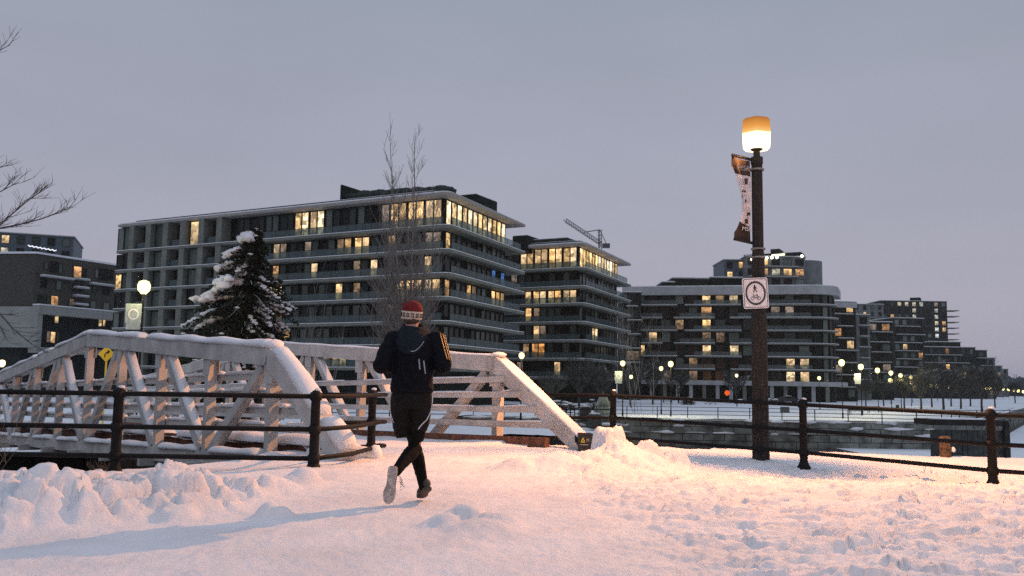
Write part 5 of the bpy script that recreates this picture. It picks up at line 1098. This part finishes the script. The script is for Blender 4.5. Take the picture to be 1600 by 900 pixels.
# park trees, far bare crowns
var = []
for k in range(4):
    q = random.Random(50+k); mb = MB(); mb.tube([(0,0,-.2),(0.05,0,1.2),(0,.05,2.6)], [.20,.17,.14], 7); t1 = mb.mesh('trunk', m_bark); mb = MB()
    for j in range(9): a = j*2.4; branchy(mb, (0,0,1.9+.12*j), (math.cos(a)*.7, math.sin(a)*.7, .9), 3.4*q.uniform(.7,1.1), .09, 3, q, .22, .7, (4,6), 4, .028)
    var.append((t1, mb.mesh('crown', m_twig)))
def bare(px, Y, h, lab, k, group='bare park trees'):
    p = P(px, 600, Y); t = thing('bare_tree', (p.x, Y, -2), lab, 'tree', group); s_ = h/6.6
    for me, nm in zip(var[k % 4], ('trunk', 'crown')): o = link(me, nm, t, (0,0,0), k*1.3); o.scale = (s_, s_, s_)
PT = [(1438,135,8.2,'bare tree with thick trunk near the end of the park lamp row'),(1473,140,9.5,'tallest bare park tree with dark trunk in front of the long low block'),(1533,128,8.6,'bare tree by the snowy slope near the far right lamps'),(1412,150,7.0,'bushy bare tree crowding the last bright park lamp'),(1500,150,8.6,'twiggy bare tree between the tallest tree and the slope tree'),(1553,165,7.5,'bare tree beside the snowy slope under the terraced end'),(1455,160,8.0,'bare tree whose crown fills the gap under the low dark block'),(1380,165,6.8,'bare tree glowing between the third and fourth bright park lamps'),(1352,150,6.2,'small bare tree under the stepped blocks'),(1515,175,8.2,'bare tree with wide misty crown behind the slope tree'),
 (1020,150,7.5,'bare tree lit green by the double lamps'),(985,140,6.5,'bare snowy tree before the middle block corner'),(940,120,6.0,'bare snowy tree under the lit middle block'),(905,118,6.4,'bare snowy tree before the middle block front'),(862,100,4.2,'low snowy bare tree beside the bridge end post'),(1060,160,6.2,'bare tree to the side of the taller double lamp'),(1150,165,5.6,'small bare tree by the lamp before the white banded block'),(1585,240,8,'bare tree at the far edge beyond the last lamps'),(1485,170,7.8,'bare tree behind the pair of close small lamps')]
for k, (px, Y, h, lab) in enumerate(PT): bare(px, Y, h*(.70 if px > 1340 else .9), lab, k)
tl2 = MB(); q = random.Random(9)
for i in range(420):
    x = q.uniform(330, 560); y = q.uniform(560, 640); h = q.uniform(4, 13); 
    for j in range(5): tl2.tube([(x+q.uniform(-2,2), y, -2), (x+q.uniform(-4,4), y, h*q.uniform(.6,1))], [.5,.15], 3)
    tl2.blob((x, y, h*.4), (5, 3, h*.45), i, 1, .35)
tag(tl2.obj('far_woods', mat('far_woods', (.05,.065,.08), .95, .3, .5)), 'blue grey wood on the horizon beyond the canal', kind='stuff')
# low snowy shrubs along the block bases
q = random.Random(14)
for (px, Y, s_, lab) in ((872,104,1.3,'round snow topped shrub by the bridge end post'),(890,106,1.0,'small snow topped shrub next to the round shrub'),(1075,150,1.3,'snow topped shrub below the white base band'),(1205,160,1.2,'snow topped shrub beside the parked car'),(930,108,.9,'low snow topped shrub under the middle block')):
    p = P(px, 600, Y); t = thing('shrub', (p.x, Y, -2), lab, 'shrub'); mb = MB()
    for k in range(260): a = q.uniform(0,6.28); e_ = q.uniform(.1,1.4); d = Vector((math.cos(a)*math.cos(e_), math.sin(a)*math.cos(e_), math.sin(e_))); b = Vector((p.x, Y, -2))+d*s_*.4; mb.tube([b, b+d*s_*.7], [.03,.012], 3)
    mb.obj('twigs', m_twig, t); mb = MB()
    for k in range(5): mb.blob((p.x+q.uniform(-.6,.6)*s_, Y+q.uniform(-.4,.2), -2+s_*q.uniform(.6,1)), (.4*s_,.4*s_,.13), k, 1, .3)
    tag(mb.obj('snow_load', m_snowfar, t, True), None, kind='stuff')

# ---------------------------------------------------------------- park lamps
glow = {}
def park_lamp(px, py, Y, lab, warm=0, s_=1, banner=0, light=0, zg=-2):
    p = P(px, py, Y); t = thing('park_lamp', (p.x, Y, zg), lab, 'park lamp', 'lit lamps along the park paths')
    k = ('pole', round(p.z, 1), zg)
    if k not in meshes: m_ = MB(); h = round(p.z, 1)-zg; m_.lathe((0,0,0), [(.09,0),(.08,.6),(.055,.7),(.045,h-.35),(.12,h-.3)], 8); meshes[k] = m_.mesh('pole', m_iron)
    link(meshes[k], 'pole', t, (0,0,0))
    k = ('globe', warm, s_)
    if k not in meshes: m_ = MB(); m_.lathe((0,0,0), [(.10*s_,-.28*s_),(.24*s_,-.12*s_),(.26*s_,.08*s_),(.20*s_,.24*s_),(.05*s_,.30*s_)], 12); meshes[k] = m_.mesh('lantern', m_lampw if warm else m_lampglow)
    link(meshes[k], 'lantern', t, (0,0,p.z-zg))
    if light:
        l_ = bpy.data.lights.new('lantern_light', 'POINT'); l_.energy = light; l_.color = (1,.87,.42); l_.shadow_soft_size = .35; o = bpy.data.objects.new('lantern_light', l_); C.objects.link(o); o.parent = t; o.location = (0,-.6,p.z-zg)
    if banner:
        b_ = thing('banner', (p.x-.35, Y, p.z-1.2), banner, 'banner'); m_ = MB(); m_.box((-.05,0,.0), (.75,.03,.9)); m_.box((-.05,0,-.6), (.65,.03,.3)); 
        local(m_, 'cloth', m_bang, b_); m_ = MB(); m_.tube([(.38,0,.47),(-.45,0,.47)], .03, 6); m_.tube([(.38,0,-.77),(-.45,0,-.77)], .02, 6); local(m_, 'arm', m_iron, b_)
        m_ = MB(); n = 20; a = [(-.05+.25*math.cos(2*math.pi*k/n), -.02, -.05+.25*math.sin(2*math.pi*k/n)) for k in range(n)]; b2_ = [(-.05+.19*math.cos(2*math.pi*k/n), -.02, -.05+.19*math.sin(2*math.pi*k/n)) for k in range(n)]; m_.add(a+b2_, [(i, (i+1)%n, n+(i+1)%n, n+i) for i in range(n)]); local(m_, 'emblem', m_signw, b_)
    return t
park_lamp(225, 449, 41, 'bright globe lamp with grey banner above the footbridge', banner='grey banner with round emblem hanging from the lamp above the footbridge', light=160, s_=1.1)
park_lamp(3, 568, 44, 'small white lamp at the left edge beside the bridge slope', light=60, s_=.6, warm=1)
park_lamp(815, 556, 75, 'lamp beside the sloping bridge end post', light=350, s_=.9)
park_lamp(973, 568, 88, 'lamp with small banner before the middle block corner', light=350, s_=.9, banner='narrow pale banner under the lamp before the middle block')
park_lamp(986, 589, 125, 'small dim lamp just right of the bannered lamp', s_=.9)
park_lamp(1048, 569, 90, 'taller of the double lamps before the white banded block', light=600)
park_lamp(1033, 576, 96, 'lower of the double lamps before the white banded block', light=120, s_=.8)
park_lamp(1151, 587, 140, 'small lamp beside the tall timber post', s_=.9, warm=1); park_lamp(1280, 591, 130, 'small lamp under the rounded end of the white banded block', light=120, s_=.9)
rowl = ['first and brightest','second','third','fourth','fifth','sixth and last']
for i, (px, py, Y) in enumerate([(1315,567,92),(1345,573.5,104),(1371,579,118),(1392,583,134),(1407,587,150),(1423,590,168)]): park_lamp(px, py, Y, rowl[i]+' lamp of the bright row along the park fence', light=650 if i < 4 else 400, s_=1.15, banner='pale banner hanging on the second lamp of the bright row' if i == 1 else 0)
TINY = ['small lamp low between the first two lamps of the bright row', 'small lamp under the fourth lamp of the bright row', 'small lamp under the fifth lamp of the bright row', 'small lamp under the sixth lamp of the bright row', 'tiny lamp, first of the close pair between two bare trees', 'tiny lamp, second of the close pair between two bare trees', 'tiny lone lamp past the tallest bare park tree', 'tiny lamp starting the far string beyond the snowy slope', 'tiny lamp touching the first of the far string', 'third tiny lamp of the far string', 'fourth tiny lamp of the far string', 'fifth tiny lamp of the far string', 'sixth tiny lamp of the far string', 'seventh tiny lamp of the far string', 'outermost tiny lamp of the far string at the picture edge']
for i, (px, py, Y) in enumerate([(1338,592,160),(1391,595,190),(1407,596,200),(1425,598,215),(1455,603,260),(1464,603,262),(1481,604,280),(1541,606.5,330),(1546,606,335),(1556,606,350),(1567,607.5,370),(1576,608.5,390),(1584,610,410),(1591,611,430),(1599,612,450)]):
    t = park_lamp(px, py, Y, TINY[i], s_=1.1+Y/330, warm=i % 3 == 0, light=0); t['group'] = 'tiny distant lamps beyond the trees'

# ---------------------------------------------------------------- railings and furniture of the park
def light_fence(lab, pts, h=1.05, step=2.7, z=-1.95, r=.028, name='park_railing'):
    t = thing(name, (pts[0][0], pts[0][1], z), lab, 'railing')
    for a, b in zip(pts[:-1], pts[1:]):
        a = Vector((*a, z)); b = Vector((*b, z)); n = max(1, int((b-a).length/step))
        for i in range(n+1): p = a.lerp(b, i/n); mb = MB(); mb.box(p+Vector((0,0,h/2-.1)), (.07,.07,h+.2)); mb.obj('post', m_iron, t)
        for k in (h, h*.66, h*.32): mb = MB(); mb.tube([a+Vector((0,0,k)), b+Vector((0,0,k))], r, 4); mb.obj('rail', m_iron, t)
    return t
light_fence('thin black railing across the snowy park above the stone wall', [(-3.5,86),(20,87),(43,81.5)])
light_fence('thin black railing on the lock island behind the fence post', [tuple(P(860,600,56).xy), tuple(P(958,600,57).xy)], z=-1.5)
light_fence('thin railing seen between the rails of the far truss', [tuple(P(520,600,60).xy), tuple(P(700,600,60).xy)], z=-1.7)
light_fence('low railing along the park road under the trees', [(42,88),(62,100),(90,150)], z=-1.95)
light_fence('slanting ramp railing beyond the truss end', [tuple(P(868,600,70).xy), tuple(P(905,600,62).xy)], z=-1.6, step=1.2)
pl_ = P(1226, 640, 83); t = thing('notice_board', pl_, 'small grey notice board fixed to the park railing', 'notice board'); mb = MB(); mb.box((0,-.05,0), (.85,.04,.5)); local(mb, 'board', m_grey, t); mb = MB()
for k in range(3): mb.box((0,-.075,.12-.12*k), (.6,.004,.03))
local(mb, 'print', m_conc, t)
def table(px, py, lab, rot=0):
    p = G(px, py, -2.0); t = thing('picnic_table', (p.x, p.y, -1.95), lab, 'picnic table', 'snowed in picnic tables'); t.rotation_euler = (0,0,rot)
    mb = MB(); mb.box((0,0,.72), (1.9,.8,.07)); local(mb, 'table_top', m_wood, t); mb = MB(); mb.blob((0,0,.80), (.9,.38,.13), px, 2, .15); local(mb, 'snow_cap', m_snowfar, t, True)
    for s_ in (-1,1): mb = MB(); mb.box((0,s_*.75,.42), (1.9,.26,.05)); local(mb, 'seat', m_wood, t)
    for s_ in (-1,1): mb = MB(); mb.bar((s_*.7,-.7,0), (s_*.7,.35,.7), .07, .08); mb.bar((s_*.72,.7,0), (s_*.72,-.35,.7), .07, .08); local(mb, 'leg', m_wood, t)
for i, (x, y, lab) in enumerate(((1043,631,'snow topped picnic table below the double lamps'),(1076,633,'low snow topped picnic table just past the double lamps'),(1110,632,'snow topped picnic table midway to the timber post'),(1156,632,'snow topped picnic table beside the tall timber post'),(1250,634,'snow topped picnic table past the notice board'),(925,634,'snow topped picnic table beyond the bridge end'))): table(x, y, lab, .3*i)
def bench(px, py, lab):
    p = G(px, py, -2.0); t = thing('park_bench', (p.x, p.y, -1.95), lab, 'bench')
    for k in range(3): mb = MB(); mb.box((0,-.2+.16*k,.45), (1.7,.12,.04)); local(mb, 'slat', m_wood, t)
    for k in range(2): mb = MB(); mb.box((0,.24,.62+.17*k), (1.7,.04,.12)); local(mb, 'back_slat', m_wood, t)
    for s_ in (-1,1): mb = MB(); mb.bar((s_*.7,-.2,0), (s_*.7,-.2,.43), .06,.06, up=(0,1,0)); mb.bar((s_*.7,.26,0), (s_*.7,.26,.85), .06,.06, up=(0,1,0)); local(mb, 'leg', m_iron, t)
bench(1338, 649, 'park bench near the base of the first bright lamp'); bench(1366, 646, 'park bench under the second bright lamp')
def bin_(px, py, z, Y, lab, w_=.5, h=.8):
    p = P(px, py, Y); t = thing('litter_bin', (p.x, Y, z), lab, 'litter bin'); mb = MB(); mb.lathe((0,0,0), [(w_*.4,0),(w_*.5,.1),(w_*.5,h),(w_*.55,h+.03),(w_*.3,h+.12)], 10); local(mb, 'bin_body', m_box, t); mb = MB(); mb.blob((0,0,h+.13), (w_*.45,w_*.45,.08), 2, 1, .1); local(mb, 'snow_cap', m_snowfar, t, True)
bin_(929, 660, -1.55, 55, 'snow capped dark bin on the lock island', .9, .75); bin_(915, 635, -2, 78, 'dark bin in the snow beyond the bridge end', 1.0, 1.1); bin_(1402, 627, -2, 130, 'small dark bin beside the park lamps')
# statue-like stone, parked car, orange beacon
p = P(942, 632, 90); t = thing('pointed_stone', (p.x, 90, -2), 'pointed dark stone standing in the park snow', 'stone'); mb = MB(); mb.rings([[Vector((r*math.cos(a), r*.6*math.sin(a), z)) for a in [2*math.pi*k/7 for k in range(7)]] for r, z in ((1.1,-.1),(1.0,.5),(.7,1.3),(.35,2.0),(.05,2.3))]); local(mb, 'rock', m_stone, t)
p = P(1231, 615, 185); t = thing('parked_car', (p.x, 185, -2), 'dark car with snowy roof parked before the white banded block', 'car'); mb = MB()
mb.rings([[Vector((x, y, z)) for x, z in ((-2.1,.35),(2.1,.35),(2.15,.75),(1.3,.95),(.75,1.4),(-.9,1.42),(-1.6,1.0),(-2.15,.9))] for y in (-.85,.85)]); local(mb, 'body', m_car, t)
for x in (-1.3,1.35):
    for y in (-.85,.85): mb = MB(); mb.tube([(x,y-.1,.33),(x,y+.1,.33)], .33, 12); local(mb, 'wheel', m_signk, t)
mb = MB(); mb.blob((-.1,0,1.45), (1.0,.75,.1), 2, 1, .1); local(mb, 'snow_cap', m_snowfar, t, True)
mb = MB(); mb.box((0,-.87,1.13), (1.6,.02,.3)); local(mb, 'side_window', m_paneb, t)
p = P(1136, 614, 170); t = thing('beacon', (p.x, 170, -2), 'orange glowing beacon low in front of the white base band', 'beacon'); mb = MB(); mb.tube([(0,0,0),(0,0,p.z+1.5)], .08, 6); local(mb, 'pole', m_iron, t); mb = MB(); mb.blob((0,0,p.z+2), (.5,.5,.5), 1, 2, .1); local(mb, 'light', emit('orange_light', (1,.13,.02), .9), t, True)
# yellow curve sign
p = P(166.5, 553, 43); t = thing('curve_sign', (p.x, 43, -1.6), 'yellow diamond sign with a right curving arrow beyond the bridge', 'road sign'); zc = p.z+1.6; s_ = 12.8*43/1400
mb = MB(); mb.tube([(0,.03,0),(0,.03,zc+.2)], .045, 8); local(mb, 'pole', m_yel, t)
mb = MB(); mb.rings([[Vector((x*s_, y, zc+z*s_)) for x, z in ((0,-1),(1,0),(0,1),(-1,0))] for y in (-.025,.0)]); local(mb, 'sign_plate', m_yel, t)
mb = MB(); mb.tube([(-.18*s_,-.03,zc-.42*s_),(-.17*s_,-.03,zc-.1*s_),(-.02*s_,-.03,zc+.12*s_),(.2*s_,-.03,zc+.22*s_)], .028, 6); mb.add([(.14*s_,-.045,zc+.48*s_),(.14*s_,-.045,zc-.02*s_),(.5*s_,-.045,zc+.28*s_)], [(0,1,2)]); local(mb, 'arrow', m_signk, t)

# ---------------------------------------------------------------- evening haze in one closed box round the scene
mh = bpy.data.materials.new('haze_air'); mh.use_nodes = True; t = mh.node_tree; t.nodes.clear(); o = t.nodes.new('ShaderNodeOutputMaterial'); v = t.nodes.new('ShaderNodeVolumePrincipled'); t.links.new(v.outputs[0], o.inputs['Volume'])
v.inputs['Density'].default_value = .00016; v.inputs['Color'].default_value = (.92,.93,.96,1); v.inputs['Anisotropy'].default_value = .0
mb = MB(); mb.box((0, 1400, 20), (5200, 3100, 52)); hz = mb.obj('haze', mh); tag(hz, 'thin evening haze over the canal and park', kind='stuff')
